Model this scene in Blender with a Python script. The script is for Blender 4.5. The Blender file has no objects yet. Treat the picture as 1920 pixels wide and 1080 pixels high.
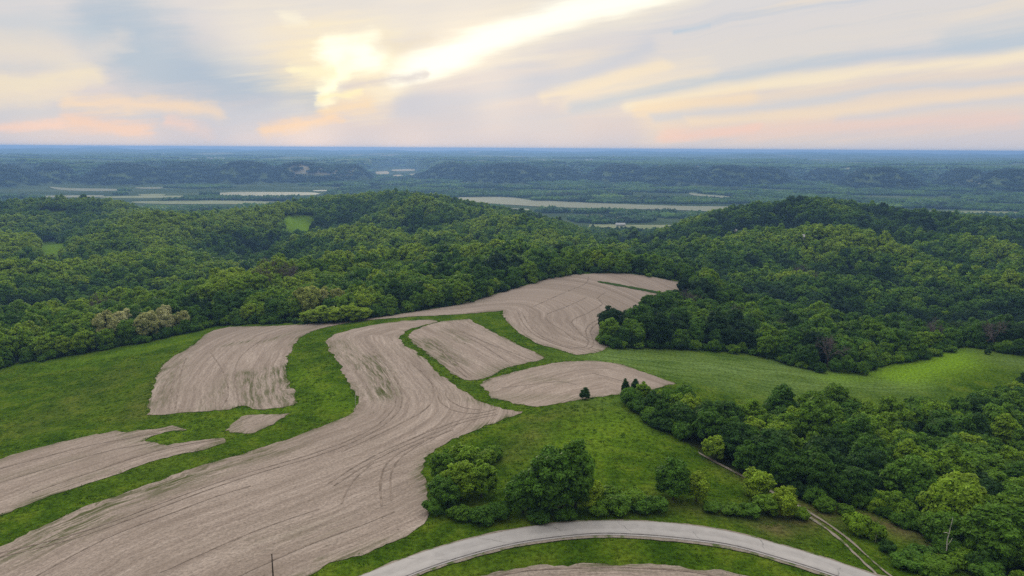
import bpy, math, random
import numpy as np
from mathutils import Vector, Matrix
from mathutils.geometry import delaunay_2d_cdt

random.seed(7)
rng = np.random.default_rng(7)
scene = bpy.context.scene
COL = scene.collection

# ------------------------------------------------------------------ camera
CAM_Z = 95.0
W, H = 1920.0, 1080.0
FPX = 1371.0                       # focal length in photo pixels
PITCH = math.atan((540.0 - 278.5) / FPX)
ROLL = math.radians(0.33)
cam_data = bpy.data.cameras.new("camera")
cam_data.sensor_width = 36.0
cam_data.lens = 36.0 * FPX / W
cam_data.clip_start = 1.0
cam_data.clip_end = 90000.0
cam = bpy.data.objects.new("camera", cam_data)
COL.objects.link(cam)
cam_rot = Matrix.Rotation(math.pi / 2 - PITCH, 3, 'X') @ Matrix.Rotation(ROLL, 3, 'Z')
cam.matrix_world = Matrix.Translation((0, 0, CAM_Z)) @ cam_rot.to_4x4()
scene.camera = cam
CR = np.array(cam_rot)


def ray(px, py):
    d = CR @ np.array([(px - W / 2) / FPX, -(py - H / 2) / FPX, -1.0])
    return d / np.linalg.norm(d)


def project(p):
    """world points (n,3) -> photo pixel x, y and depth"""
    q = (np.asarray(p) - np.array([0, 0, CAM_Z])) @ CR
    dep = -q[:, 2]
    return W / 2 + FPX * q[:, 0] / dep, H / 2 - FPX * q[:, 1] / dep, dep


# ------------------------------------------------------------------ light
SUN_AZ = math.atan2(*ray(640, 110)[:2])
SUN_EL = math.radians(9.0)
sun_l = bpy.data.lights.new("sun", 'SUN')
sun_l.energy = 1.5
sun_l.angle = math.radians(14.0)
sun_l.color = (1.0, 0.86, 0.68)
sun = bpy.data.objects.new("sun", sun_l)
sd = Vector((math.sin(SUN_AZ) * math.cos(SUN_EL), math.cos(SUN_AZ) * math.cos(SUN_EL), math.sin(SUN_EL)))
sun.rotation_euler = sd.to_track_quat('Z', 'Y').to_euler()
COL.objects.link(sun)

scene.view_settings.view_transform = 'Standard'
scene.view_settings.look = 'None'
scene.view_settings.exposure = 0.0
scene.view_settings.gamma = 1.0
scene.render.engine = 'CYCLES'
cy = scene.cycles
cy.max_bounces = 5
cy.diffuse_bounces = 2
cy.glossy_bounces = 2
cy.transmission_bounces = 2
cy.volume_bounces = 0
cy.transparent_max_bounces = 4
cy.use_denoising = False
cy.use_adaptive_sampling = True
cy.adaptive_threshold = 0.01
cy.caustics_reflective = False
cy.caustics_refractive = False


def lin(r, g, b):
    f = lambda c: (c / 255 / 12.92) if c <= 10 else ((c / 255 + 0.055) / 1.055) ** 2.4
    return (f(r), f(g), f(b))


# ------------------------------------------------------------------ node helper
class NT:
    def __init__(self, tree):
        self.t = tree
        tree.nodes.clear()

    def n(self, kind, **props):
        nd = self.t.nodes.new(kind)
        for k, v in props.items():
            setattr(nd, k, v)
        return nd

    def put(self, sock, v):
        if v is None:
            return
        if hasattr(v, 'is_output'):
            self.t.links.new(v, sock)
        else:
            if hasattr(sock, 'default_value'):
                try:
                    n = len(sock.default_value)
                    if isinstance(v, (int, float)):
                        v = [v] * n
                    elif len(v) == 3 and n == 4:
                        v = (*v, 1.0)
                except TypeError:
                    pass
            sock.default_value = v

    def m(self, op, a, b=None, c=None, clamp=False):
        nd = self.n('ShaderNodeMath', operation=op, use_clamp=clamp)
        for s, v in zip(nd.inputs, (a, b, c)):
            self.put(s, v)
        return nd.outputs[0]

    def v(self, op, a, b=None, scale=None):
        nd = self.n('ShaderNodeVectorMath', operation=op)
        self.put(nd.inputs[0], a)
        if b is not None:
            self.put(nd.inputs[1], b)
        if scale is not None:
            self.put(nd.inputs['Scale'], scale)
        return nd.outputs['Value'] if op in ('LENGTH', 'DOT_PRODUCT', 'DISTANCE') else nd.outputs[0]

    def xyz(self, x, y, z=0.0):
        nd = self.n('ShaderNodeCombineXYZ')
        for s, q in zip(nd.inputs, (x, y, z)):
            self.put(s, q)
        return nd.outputs[0]

    def sep(self, vec):
        nd = self.n('ShaderNodeSeparateXYZ')
        self.put(nd.inputs[0], vec)
        return nd.outputs

    def mix(self, f, a, b, blend='MIX'):
        nd = self.n('ShaderNodeMix', data_type='RGBA', blend_type=blend)
        self.put(nd.inputs[0], f)
        self.put(nd.inputs[6], a)
        self.put(nd.inputs[7], b)
        return nd.outputs[2]

    def noise(self, vec, scale, detail=3.0, rough=0.55, dist=0.0, color=False):
        nd = self.n('ShaderNodeTexNoise')
        self.put(nd.inputs['Vector'], vec)
        nd.inputs['Scale'].default_value = scale
        nd.inputs['Detail'].default_value = detail
        nd.inputs['Roughness'].default_value = rough
        nd.inputs['Distortion'].default_value = dist
        return nd.outputs[1 if color else 0]

    def smooth(self, x, lo, hi, a=0.0, b=1.0, kind='SMOOTHSTEP'):
        nd = self.n('ShaderNodeMapRange', interpolation_type=kind)
        for s, q in zip(nd.inputs, (x, lo, hi, a, b)):
            self.put(s, q)
        return nd.outputs[0]

    def ramp(self, x, stops, interp='LINEAR'):
        nd = self.n('ShaderNodeValToRGB')
        cr = nd.color_ramp
        cr.interpolation = interp
        while len(cr.elements) < len(stops):
            cr.elements.new(0.5)
        for e, (p, c) in zip(cr.elements, stops):
            e.position = p
            e.color = (*c, 1.0)
        self.put(nd.inputs[0], x)
        return nd.outputs[0]

    def attr(self, name, kind='GEOMETRY', out='Fac'):
        nd = self.n('ShaderNodeAttribute', attribute_name=name, attribute_type=kind)
        return nd.outputs[out]


# ------------------------------------------------------------------ world: veiled evening sky
world = bpy.data.worlds.new("World")
scene.world = world
world.use_nodes = True
N = NT(world.node_tree)
tc = N.n('ShaderNodeTexCoord').outputs['Generated']
dirn = N.v('NORMALIZE', tc)
dx, dy, dz = N.sep(dirn)
az = N.m('ARCTAN2', dx, dy)
el = N.m('ARCSINE', dz)
P0 = N.xyz(az, el, 0.0)


def warped(fx, fy, ax, ay, detail, rough):
    """direction pushed about by two noises, so that cloud edges come out ragged"""
    q = N.v('MULTIPLY', P0, (fx, fy, 1.0))
    n1 = N.noise(q, 1.0, detail, rough)
    n2 = N.noise(N.v('ADD', q, (31.7, 12.3, 5.1)), 1.0, detail, rough)
    return N.v('ADD', P0, N.xyz(N.m('MULTIPLY', N.m('SUBTRACT', n1, 0.5), ax), N.m('MULTIPLY', N.m('SUBTRACT', n2, 0.5), ay), 0.0))


PW = warped(13.0, 30.0, 0.062, 0.030, 7.0, 0.62)
PS = warped(5.0, 16.0, 0.08, 0.022, 4.0, 0.55)


a7 = math.radians(7.5)
fray = N.m('SUBTRACT', N.noise(N.xyz(N.m('MULTIPLY_ADD', az, 7.0 * math.cos(a7), N.m('MULTIPLY', el, 7.0 * math.sin(a7))),
                                     N.m('MULTIPLY_ADD', el, 75.0 * math.cos(a7), N.m('MULTIPLY', az, -75.0 * math.sin(a7))), 2.0), 1.0, 6.0, 0.62), 0.5)
fray = N.m('MULTIPLY', fray, 2.6)


def azel(px, py):
    d = ray(px, py)
    return math.atan2(d[0], d[1]), math.asin(d[2])


def capsule(pts, w, soft, P):
    """soft band along a chain of photo-pixel points; w, soft in pixels"""
    out = None
    for (a, b) in zip(pts[:-1], pts[1:]):
        A, B = azel(*a), azel(*b)
        ba = (B[0] - A[0], B[1] - A[1])
        L2 = max(ba[0] ** 2 + ba[1] ** 2, 1e-9)
        pa = N.v('SUBTRACT', P, (A[0], A[1], 0.0))
        h = N.m('MULTIPLY', N.v('DOT_PRODUCT', pa, (ba[0], ba[1], 0.0)), 1.0 / L2, clamp=True)
        sc = N.v('SCALE', (ba[0], ba[1], 0.0), scale=h)
        d = N.v('LENGTH', N.v('SUBTRACT', pa, sc))
        out = d if out is None else N.m('MINIMUM', out, d)
    out = N.m('ADD', out, N.m('MULTIPLY', fray, (4.0 + 0.55 * soft) / FPX))
    return N.smooth(out, (w + soft) / FPX, max(w - soft, -2.0) / FPX, 0.0, 1.0)


sky = N.n('ShaderNodeTexSky', sky_type='NISHITA')
sky.sun_disc = False
sky.sun_elevation = SUN_EL
sky.sun_rotation = SUN_AZ
sky.altitude = 300.0
clear = N.v('SCALE', sky.outputs[0], scale=0.10)

elf = N.smooth(el, 0.0, 1.5, 0.0, 1.0, 'LINEAR')
col = N.ramp(elf, [(0.0, lin(206, 204, 211)), (0.02, lin(214, 205, 207)), (0.06, lin(219, 212, 211)),
                   (0.13, lin(222, 219, 218)), (0.3, (1.0, 0.97, 0.92)), (0.6, (1.95, 1.88, 1.76)), (1.0, (2.25, 2.2, 2.1))])
# thin streaks that climb to the right
ang = math.radians(7.0)
ru = N.m('ADD', N.m('MULTIPLY', az, math.cos(ang)), N.m('MULTIPLY', el, math.sin(ang)))
rv = N.m('SUBTRACT', N.m('MULTIPLY', el, math.cos(ang)), N.m('MULTIPLY', az, math.sin(ang)))
rvw = N.m('ADD', rv, N.m('MULTIPLY', N.m('SUBTRACT', N.noise(P0, 5.0, 3.0), 0.5), 0.03))
st = N.noise(N.xyz(N.m('MULTIPLY', ru, 2.2), N.m('MULTIPLY', rvw, 46.0)), 1.0, 5.0, 0.6)
st2 = N.noise(N.xyz(N.m('MULTIPLY', ru, 3.0), N.m('MULTIPLY', rvw, 30.0), 4.0), 1.0, 4.0, 0.5)
rightness = N.smooth(az, -0.15, 0.2)
f_blue = N.m('MULTIPLY', N.smooth(st, 0.5, 0.68), N.m('MULTIPLY_ADD', rightness, 0.35, 0.2))
f_warm = N.m('MULTIPLY', N.smooth(st2, 0.5, 0.66), N.m('MULTIPLY_ADD', rightness, 0.45, 0.12))
lowfade = N.smooth(el, 0.005, 0.05)
col = N.mix(N.m('MULTIPLY', f_warm, lowfade), col, lin(243, 226, 203))
col = N.mix(N.m('MULTIPLY', f_blue, lowfade), col, lin(193, 203, 216))


def feat(col, pts, w, soft, rgb, amt, P=PW, gain=1.0):
    c = tuple(q * gain for q in lin(*rgb))
    P = N.v('ADD', P, N.v('SCALE', col, scale=1e-9))     # orders the evaluation, so that the shader fits its stack
    return N.mix(N.m('MULTIPLY', capsule(pts, w, soft, P), amt), col, c)


# broad warm veils on the right
col = feat(col, [(2050, 150), (1650, 190), (1250, 225)], 34, 50, (237, 219, 199), 0.75, PS)
col = feat(col, [(2050, 30), (1500, 90), (1200, 150)], 20, 50, (226, 220, 212), 0.5, PS)
col = feat(col, [(1300, 150), (1080, 175)], 18, 34, (244, 227, 203), 0.7, PS)
# left bank of grey cloud and the gaps in it
col = feat(col, [(200, 60), (270, 120), (420, 148), (590, 165)], 44, 42, (173, 190, 207), 0.9)
col = feat(col, [(250, 20), (280, 80)], 30, 60, (180, 195, 209), 0.7)
col = feat(col, [(-60, 40), (60, 45), (170, 60)], 14, 34, (198, 207, 214), 0.6)
col = feat(col, [(-60, 128), (40, 127), (150, 118)], 8, 16, (200, 205, 211), 0.6)
col = feat(col, [(-40, 88), (60, 92), (120, 108)], 20, 24, (231, 221, 207), 0.8)
col = feat(col, [(140, 112), (225, 72)], 9, 20, (224, 217, 211), 0.6)
col = feat(col, [(-40, 164), (60, 157), (170, 138)], 13, 18, (240, 226, 200), 0.85)
col = feat(col, [(-40, 188), (60, 186), (130, 172)], 9, 16, (234, 220, 202), 0.7)
col = feat(col, [(-40, 216), (60, 205), (180, 214), (330, 226), (560, 205)], 9, 18, (199, 204, 213), 0.75)
col = feat(col, [(140, 196), (280, 195), (410, 214)], 7, 16, (248, 219, 188), 0.75)
col = feat(col, [(130, 230), (220, 236), (275, 243)], 7, 17, (247, 208, 185), 0.75)
col = feat(col, [(-40, 241), (40, 239), (105, 236)], 5, 10, (246, 210, 194), 0.75)
col = feat(col, [(310, 228), (370, 240), (390, 246)], 5, 11, (242, 209, 195), 0.7)
col = feat(col, [(390, 236), (480, 232)], 12, 24, (200, 203, 213), 0.6)
col = feat(col, [(500, 245), (560, 234), (630, 222)], 4, 15, (248, 212, 176), 0.7)
# warm veil round the sun
col = feat(col, [(470, 60), (640, 50), (800, 60), (960, 20)], 30, 80, (240, 230, 214), 0.75, PS)
col = feat(col, [(560, 120), (650, 120), (700, 150)], 30, 70, (250, 232, 198), 0.8, PS)
col = feat(col, [(620, 205), (700, 195)], 6, 17, (249, 218, 178), 0.6)
col = feat(col, [(534, 33), (553, 31)], 7, 15, (252, 243, 220), 0.75, PW)
# bright rift and burning hole
col = feat(col, [(720, 140), (830, 108), (960, 62), (1120, 15), (1300, -40)], 34, 30, (252, 240, 216), 0.8, PS)
col = feat(col, [(740, 136), (830, 108), (960, 58), (1100, 14), (1300, -40)], 22, 16, (255, 252, 236), 1.0, PS, 1.15)
col = feat(col, [(620, 110), (710, 104)], 34, 48, (254, 240, 205), 0.8, PW, 1.0)
col = feat(col, [(632, 104), (690, 102)], 28, 22, (255, 250, 226), 1.0, PW, 1.2)
col = feat(col, [(650, 112), (636, 140), (612, 176)], 13, 15, (255, 248, 212), 1.0, PW, 1.2)
col = feat(col, [(548, 130), (620, 135)], 6, 12, (255, 244, 205), 0.9, PW, 1.0)
col = feat(col, [(600, 184), (680, 174)], 4, 7, (255, 240, 196), 0.95, PW, 1.0)
col = feat(col, [(705, 88), (760, 86), (800, 72)], 8, 14, (232, 220, 202), 0.6, PW)
col = feat(col, [(640, 163), (720, 150), (800, 138)], 6, 9, (214, 206, 206), 0.75, PW)
# long cirrus bars on the right
col = feat(col, [(2000, 68), (1800, 88), (1560, 118), (1350, 146), (1080, 200)], 8, 14, (186, 200, 215), 0.72, PS)
col = feat(col, [(1960, 60), (1780, 84)], 14, 20, (184, 200, 213), 0.5, PS)
col = feat(col, [(1220, 92), (1060, 150), (900, 180), (760, 200)], 8, 20, (200, 205, 216), 0.7, PS)
col = feat(col, [(1330, 48), (1265, 60)], 2, 5, (182, 202, 219), 0.7, P0)
col = feat(col, [(2000, 92), (1600, 140), (1330, 172), (1180, 200)], 6, 13, (250, 234, 204), 0.8, PS)
col = feat(col, [(1230, 125), (1120, 152), (1020, 178)], 7, 14, (249, 230, 200), 0.7, PS)
col = feat(col, [(1400, 180), (1300, 192), (1200, 206)], 5, 17, (247, 222, 190), 0.7, PS)
col = feat(col, [(2000, 140), (1650, 172), (1420, 202), (1230, 222)], 4, 9, (203, 208, 217), 0.7, PS)
col = feat(col, [(2000, 182), (1700, 206), (1560, 222)], 4, 9, (208, 209, 216), 0.65, PS)
col = feat(col, [(1980, 165), (1700, 192), (1500, 214), (1300, 226)], 4, 10, (244, 222, 196), 0.6, PS)
col = feat(col, [(1900, 226), (1550, 236), (1250, 252)], 6, 16, (238, 207, 197), 0.6, PS)
col = feat(col, [(1420, 238), (1300, 251), (1230, 256)], 3, 12, (246, 207, 192), 0.6, PS)
col = feat(col, [(780, 205), (900, 225), (1050, 240)], 18, 34, (202, 204, 213), 0.6, PS)
cov = N.smooth(N.noise(P0, 3.0, 2.0), 0.2, 0.6, 0.9, 0.99)
west = N.v('DOT_PRODUCT', dirn, (math.sin(SUN_AZ), math.cos(SUN_AZ), 0.25))
final = N.mix(cov, clear, N.v('SCALE', col, scale=N.smooth(west, -0.55, 0.5, 0.34, 1.0)))
bg = N.n('ShaderNodeBackground')
N.put(bg.inputs[0], final)
bg.inputs[1].default_value = 1.0
N.t.links.new(bg.outputs[0], N.n('ShaderNodeOutputWorld').inputs[0])
world.cycles.sampling_method = 'MANUAL'
world.cycles.sample_map_resolution = 1024

# ------------------------------------------------------------------ terrain
VALLEY = -115.0
ctrl = []


def cz(px, py, z):                 # ground seen at a pixel, at elevation z
    d = ray(px, py)
    t = (z - CAM_Z) / d[2]
    ctrl.append((d[0] * t, d[1] * t, z))


def cd(px, py, D, drop=13.0):      # tree tops seen at a pixel, at forward distance D
    d = ray(px, py)
    t = D / d[1]
    ctrl.append((d[0] * t, D, CAM_Z + d[2] * t - drop))


for q in [(-300, 1080, -6), (0, 1080, -3), (500, 1080, 0), (960, 1080, 0), (1500, 1080, -2), (1920, 1080, -8), (2250, 1080, -14),
          (1130, 990, 0), (700, 1000, 0), (300, 950, -1), (0, 950, -5), (1100, 860, 3.5), (1140, 775, 5), (1160, 745, 4.5),
          (960, 790, 3), (880, 840, 2), (900, 745, 1), (1040, 720, 0), (600, 760, 1), (300, 770, -3), (0, 860, -7), (-250, 800, -16),
          (0, 700, -20), (130, 665, -18), (200, 720, -10), (270, 643, -14), (640, 690, 2), (760, 640, 3), (450, 640, -5), (520, 612, -6),
          (640, 604, -3), (940, 583, 2), (870, 567, 0), (1000, 640, 1), (1007, 527, 2), (1100, 560, 4), (1160, 512, 4), (1280, 528, -5),
          (1140, 650, -5), (1200, 690, -4), (1300, 700, -7), (1400, 690, -10), (1480, 680, -13), (1600, 698, -17), (1560, 730, -15),
          (1700, 690, -16), (1820, 652, -14), (1920, 668, -16), (2200, 680, -22), (1500, 850, -9), (1700, 820, -16), (1900, 850, -22),
          (1300, 820, -2), (1500, 960, -4), (1750, 1000, -8), (1900, 1000, -14), (2300, 880, -34), (1400, 760, -11), (1800, 745, -20)]:
    cz(*q)
for q in [(-350, 600, 420), (-350, 500, 800), (-350, 430, 1200), (-350, 390, 1500),
          (0, 540, 600), (0, 500, 800), (0, 462, 1020), (0, 432, 1250), (0, 386, 1520), (150, 374, 1500), (280, 396, 1420), (220, 420, 1250),
          (300, 525, 640), (300, 478, 900), (300, 425, 1130), (420, 398, 1350),
          (560, 505, 700), (560, 450, 980), (560, 404, 1280), (620, 373, 1430),
          (750, 480, 800), (750, 430, 1080), (740, 362, 1430), (850, 395, 1220), (900, 440, 1000), (880, 480, 780),
          (900, 384, 1420), (1000, 404, 1250), (1085, 424, 1150), (1150, 466, 960), (1000, 470, 850),
          (1220, 470, 900, 10), (1200, 445, 1350, 10), (1250, 440, 1500, 10), (1100, 485, 700),
          (1280, 428, 1120), (1350, 398, 1200), (1520, 373, 1220), (1610, 383, 1220), (1750, 402, 1250), (1920, 418, 1300),
          (2200, 430, 1350), (1400, 450, 950), (1500, 462, 900), (1500, 520, 690), (1400, 560, 560), (1300, 560, 500), (1660, 610, 480),
          (1800, 605, 500), (1920, 560, 620), (1920, 490, 900), (1700, 455, 950), (1700, 530, 700), (2250, 560, 620), (2250, 480, 950)]:
    cd(*q)
for a in range(-64, 65, 8):        # the valley floor beyond the hills
    for r in (2000, 2350):
        ctrl.append((r * math.sin(math.radians(a)), r * math.cos(math.radians(a)), VALLEY))
for q in [(0, 0, -2), (-300, 0, -6), (300, 0, -8), (0, -300, -5), (-700, 100, -20), (700, 100, -30), (-1300, 300, -60), (1300, 300, -70),
          (-1200, 0, -50), (1200, 0, -60)]:
    ctrl.append(q)
ctrl = np.array(ctrl)
S = 400.0


def tps_kernel(r2):
    return 0.5 * r2 * np.log(r2 + 1e-9)


cxy = ctrl[:, :2] / S
K = tps_kernel(((cxy[:, None] - cxy[None]) ** 2).sum(-1)) + np.eye(len(cxy)) * 0.004
Pm = np.c_[np.ones(len(cxy)), cxy]
A = np.block([[K, Pm], [Pm.T, np.zeros((3, 3))]])
wts = np.linalg.solve(A, np.r_[ctrl[:, 2], 0, 0, 0])
GX = np.arange(-1900, 1901, 6.0)
GY = np.arange(-400, 2451, 6.0)
gx, gy = np.meshgrid(GX, GY)
pts = np.c_[gx.ravel(), gy.ravel()] / S
hz = np.empty(len(pts))
for i in range(0, len(pts), 20000):
    q = pts[i:i + 20000]
    hz[i:i + 20000] = tps_kernel(((q[:, None] - cxy[None]) ** 2).sum(-1)) @ wts[:-3] + np.c_[np.ones(len(q)), q] @ wts[-3:]
hz = hz.reshape(gx.shape)


WAVE = {}


def waves(x, y, lam, seed, n=7):
    key = (lam, seed)
    if key not in WAVE:
        r = np.random.default_rng(seed)
        a, l, p = r.uniform(0, 2 * np.pi, n), lam * r.uniform(0.7, 1.5, n), r.uniform(0, 2 * np.pi, n)
        WAVE[key] = list(zip(2 * np.pi / l * np.cos(a), 2 * np.pi / l * np.sin(a), p))
    out = 0
    for kx, ky, p in WAVE[key]:
        out = out + np.sin(kx * x + ky * y + p)
    return out / math.sqrt(n / 2)


def sstep(x, a, b):
    t = np.clip((x - a) / (b - a), 0, 1)
    return t * t * (3 - 2 * t)


grr = np.hypot(gx, gy)
bump = waves(gx, gy, 210, 3) * 6.5 * sstep(grr, 600, 850) * sstep(grr, 1950, 1500)
RIDGES = [([(60, 470, 930), (150, 440, 960), (300, 415, 1060), (480, 402, 1230)], 15, 70), ([(-100, 520, 640), (100, 500, 700), (260, 480, 800)], 9, 50),
          ([(430, 570, 490), (560, 535, 560), (680, 508, 620), (800, 492, 650), (940, 487, 650)], 9, 32), ([(0, 552, 545), (200, 548, 600), (400, 540, 640), (560, 520, 720), (850, 492, 800), (1000, 480, 760)], -16, 55),
          ([(780, 402, 1200), (900, 420, 1060), (1010, 445, 980)], 12, 55), ([(700, 440, 930), (820, 450, 900), (930, 462, 850)], 10, 45), ([(560, 440, 1060), (700, 425, 1100), (840, 420, 1140)], -12, 60),
          ([(330, 450, 900), (500, 430, 1050), (600, 410, 1250)], -10, 60), ([(1320, 462, 850), (1440, 450, 900), (1560, 452, 870), (1700, 475, 780), (1850, 520, 660)], 12, 55),
          ([(1290, 440, 1020), (1400, 425, 1060), (1520, 420, 1060), (1700, 430, 1060)], -14, 60), ([(1330, 520, 660), (1480, 540, 610), (1640, 560, 570)], -6, 40),
          ([(1330, 580, 520), (1450, 590, 510), (1560, 610, 480)], 5, 30), ([(1700, 600, 520), (1820, 590, 540), (1950, 580, 560)], -8, 40), ([(1560, 420, 1090), (1720, 430, 1000), (1900, 470, 850)], 9, 55)]
for px_, amt, wid in RIDGES:
    ln = []
    for a_, b_, D_ in px_:
        d = ray(a_, b_)
        ln.append((d[0] * D_ / d[1], D_))
    best = np.full(gx.shape, 1e9)
    for (x0, y0), (x1, y1) in zip(ln[:-1], ln[1:]):
        L2 = (x1 - x0) ** 2 + (y1 - y0) ** 2
        t = np.clip(((gx - x0) * (x1 - x0) + (gy - y0) * (y1 - y0)) / L2, 0, 1)
        best = np.minimum(best, np.hypot(gx - x0 - t * (x1 - x0), gy - y0 - t * (y1 - y0)))
    bump = bump + 1.5 * amt * np.exp(-(best / wid) ** 2)
bump = bump * sstep(grr, 400, 520)
hz = hz + bump
# settle the crests so that the forest skyline lies where the photograph has it
SKYLINE = [(-300, 392), (0, 380), (100, 374), (160, 371), (230, 378), (280, 391), (330, 398), (420, 397), (480, 392), (560, 376), (640, 366), (740, 360), (820, 368),
           (900, 383), (1000, 401), (1080, 423), (1120, 445), (1150, 464), (1180, 462), (1215, 445), (1250, 426), (1300, 409), (1350, 395), (1440, 380), (1520, 372), (1600, 381),
           (1700, 394), (1750, 398), (1800, 402), (1920, 416), (2250, 440)]
gaz = np.arctan2(gx, gy)
cols = np.arange(-280, 2241, 20)
Ds = np.arange(680, 1900, 10.0)
for it in range(7):
    corr, cD, caz = [], [], []
    for c_ in cols:
        d = ray(c_, 400)
        X_, Y_ = d[0] / d[1] * Ds, Ds
        ii = np.clip(((X_ - GX[0]) / 6).astype(int), 0, len(GX) - 1)
        jj = np.clip(((Y_ - GY[0]) / 6).astype(int), 0, len(GY) - 1)
        pp = project(np.c_[X_, Y_, hz[jj, ii] + 12.5])[1]
        k_ = int(np.argmin(pp))
        corr.append(-(np.interp(c_, [q[0] for q in SKYLINE], [q[1] for q in SKYLINE]) - pp[k_]) * Ds[k_] / FPX)
        cD.append(math.hypot(X_[k_], Y_[k_]))
        caz.append(math.atan2(d[0], d[1]))
    hz = hz + np.interp(gaz, caz, corr) * np.exp(-((grr - np.interp(gaz, caz, cD)) / 190) ** 2) * sstep(grr, 560, 720) * (gy > 0)
    hz = np.maximum(hz, VALLEY)
print("skyline error px", np.round(np.array(corr)[10:-10:8] * 1.1, 1))
hz = np.maximum(hz, VALLEY)


def near_h(x, y, hz=hz):
    fx = np.clip((x - GX[0]) / 6.0, 0, len(GX) - 1.001)
    fy = np.clip((y - GY[0]) / 6.0, 0, len(GY) - 1.001)
    i, j = fx.astype(int), fy.astype(int)
    u, v = fx - i, fy - j
    return (hz[j, i] * (1 - u) * (1 - v) + hz[j, i + 1] * u * (1 - v) + hz[j + 1, i] * (1 - u) * v + hz[j + 1, i + 1] * u * v)


HEADLANDS = [(-20, 100, 4500, 1.0), (110, 40, 4750, .9), (250, 80, 4480, .95), (370, 70, 4600, 1.0), (470, 70, 4450, 1.05), (580, 80, 4480, 1.0), (650, 40, 4700, .85),
             (850, 50, 4750, .95), (950, 75, 4430, 1.02), (1040, 40, 4600, .85), (1160, 60, 4500, .98), (1260, 70, 4330, 1.03), (1360, 60, 4360, 1.0), (1430, 36, 4450, .9),
             (1540, 34, 5000, .75), (1640, 66, 4330, .95), (1800, 44, 4800, .9), (1890, 70, 4330, 1.0), (2020, 80, 4400, 1.0), (2200, 90, 4500, 1.0), (-200, 90, 4500, 1.0)]


def plateau_front(deg):
    base = 5350 + 170 * np.sin(deg * 0.75 + 2) + 130 * np.sin(deg * 1.9)
    for c, w, dep in ((-8.9, 2.6, 3000), (4.3, 1.0, 800), (21.5, 1.5, 900), (30.0, 1.2, 900), (-34.0, 1.0, 900)):
        base = base + dep * np.exp(-((deg - c) / w) ** 2)
    return base


def far_rise(x, y, r):
    """wooded headlands in front of a high plateau, 0 on the valley floor"""
    deg = np.degrees(np.arctan2(x, y))
    pf = plateau_front(deg)
    plat = sstep(r, pf, pf + 420) * (88 + waves(x, y, 1500, 9) * 7 + sstep(r, 7000, 26000) * 22 + waves(x, y, 3800, 5) * 9 * sstep(r, 6500, 11000) + waves(x, y, 2700, 6) * 20 * sstep(r, 10000, 15000))
    head = np.zeros_like(r)
    for px_, w_, r0, k_ in HEADLANDS:
        c = math.degrees(math.atan((px_ - 960) / FPX))
        w = 0.86 * math.degrees(w_ / FPX) * math.cos(math.radians(c)) ** 2
        u = (deg - c) / w
        front = r0 + 120 * u * u
        head = np.maximum(head, 97 * k_ * np.exp(-np.abs(u) ** 3.2 * 0.75) * sstep(r, front, front + 230) * (1 - 0.75 * sstep(r, front + 420, front + 1100)))
    head = head * (1 + 0.07 * waves(x, y, 260, 15))
    return np.maximum(head, plat)


def height(x, y):
    x = np.asarray(x, float)
    y = np.asarray(y, float)
    r = np.hypot(x, y)
    h = near_h(x, y)
    k = sstep(r, 1850, 2050)
    h = h * (1 - k) + VALLEY * k
    far = r > 4000
    if far.any():
        h = np.where(far, VALLEY + far_rise(x, y, r), h)
    return h


def hit(px, py, zadd=0.0, tmax=30000):
    d = ray(px, py)
    t = np.concatenate([np.linspace(60, 2400, 1500), np.geomspace(2402, tmax, 1200)])
    X, Y, Z = d[0] * t, d[1] * t, CAM_Z + d[2] * t
    below = Z < height(X, Y) + zadd
    if not below.any():
        return None
    i = int(np.argmax(below))
    lo, hi = t[max(i - 1, 0)], t[i]
    for _ in range(2):
        q = np.linspace(lo, hi, 33)
        b = CAM_Z + d[2] * q < height(d[0] * q, d[1] * q) + zadd
        j = int(np.argmax(b)) if b.any() else 32
        lo, hi = q[max(j - 1, 0)], q[j]
    return np.array([d[0] * hi, d[1] * hi])


def at(px, py):
    p = hit(px, py)
    return np.array([p[0], p[1], float(height(p[0], p[1]))])


def spline(pts, closed, step=7.0):
    """smooth curve through pixel points; a third value 1 marks a sharp corner"""
    P = [np.array(p[:2], float) for p in pts]
    corner = [len(p) > 2 and p[2] for p in pts]
    n = len(P)
    out = []
    for i in range(n if closed else n - 1):
        p1, p2 = P[i], P[(i + 1) % n]
        p0 = P[i - 1] if (closed or i > 0) else p1
        p3 = P[(i + 2) % n] if (closed or i + 2 < n) else p2
        m1 = (p2 - p1) if corner[i] else (p2 - p0) * 0.5
        m2 = (p2 - p1) if corner[(i + 1) % n] else (p3 - p1) * 0.5
        k = max(2, int(np.linalg.norm(p2 - p1) / step))
        for t in np.arange(k) / k:
            out.append((2 * t**3 - 3 * t**2 + 1) * p1 + (t**3 - 2 * t**2 + t) * m1 + (-2 * t**3 + 3 * t**2) * p2 + (t**3 - t**2) * m2)
    if not closed:
        out.append(P[-1])
    return out


def resample(poly, step, closed):
    poly = np.array(poly)
    if closed:
        poly = np.vstack([poly, poly[:1]])
    seg = np.linalg.norm(np.diff(poly, axis=0), axis=1)
    s = np.r_[0, np.cumsum(seg)]
    n = max(4, int(s[-1] / step))
    q = np.linspace(0, s[-1], n + 1)
    if closed:
        q = q[:-1]
    return np.c_[np.interp(q, s, poly[:, 0]), np.interp(q, s, poly[:, 1])]


def ground_curve(pts, closed, step=1.8, pxstep=7.0):
    out = []
    for p in spline(pts, closed, pxstep):
        g = hit(*p)
        if g is not None:
            out.append(g)
    return resample(out, step, closed)


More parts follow.
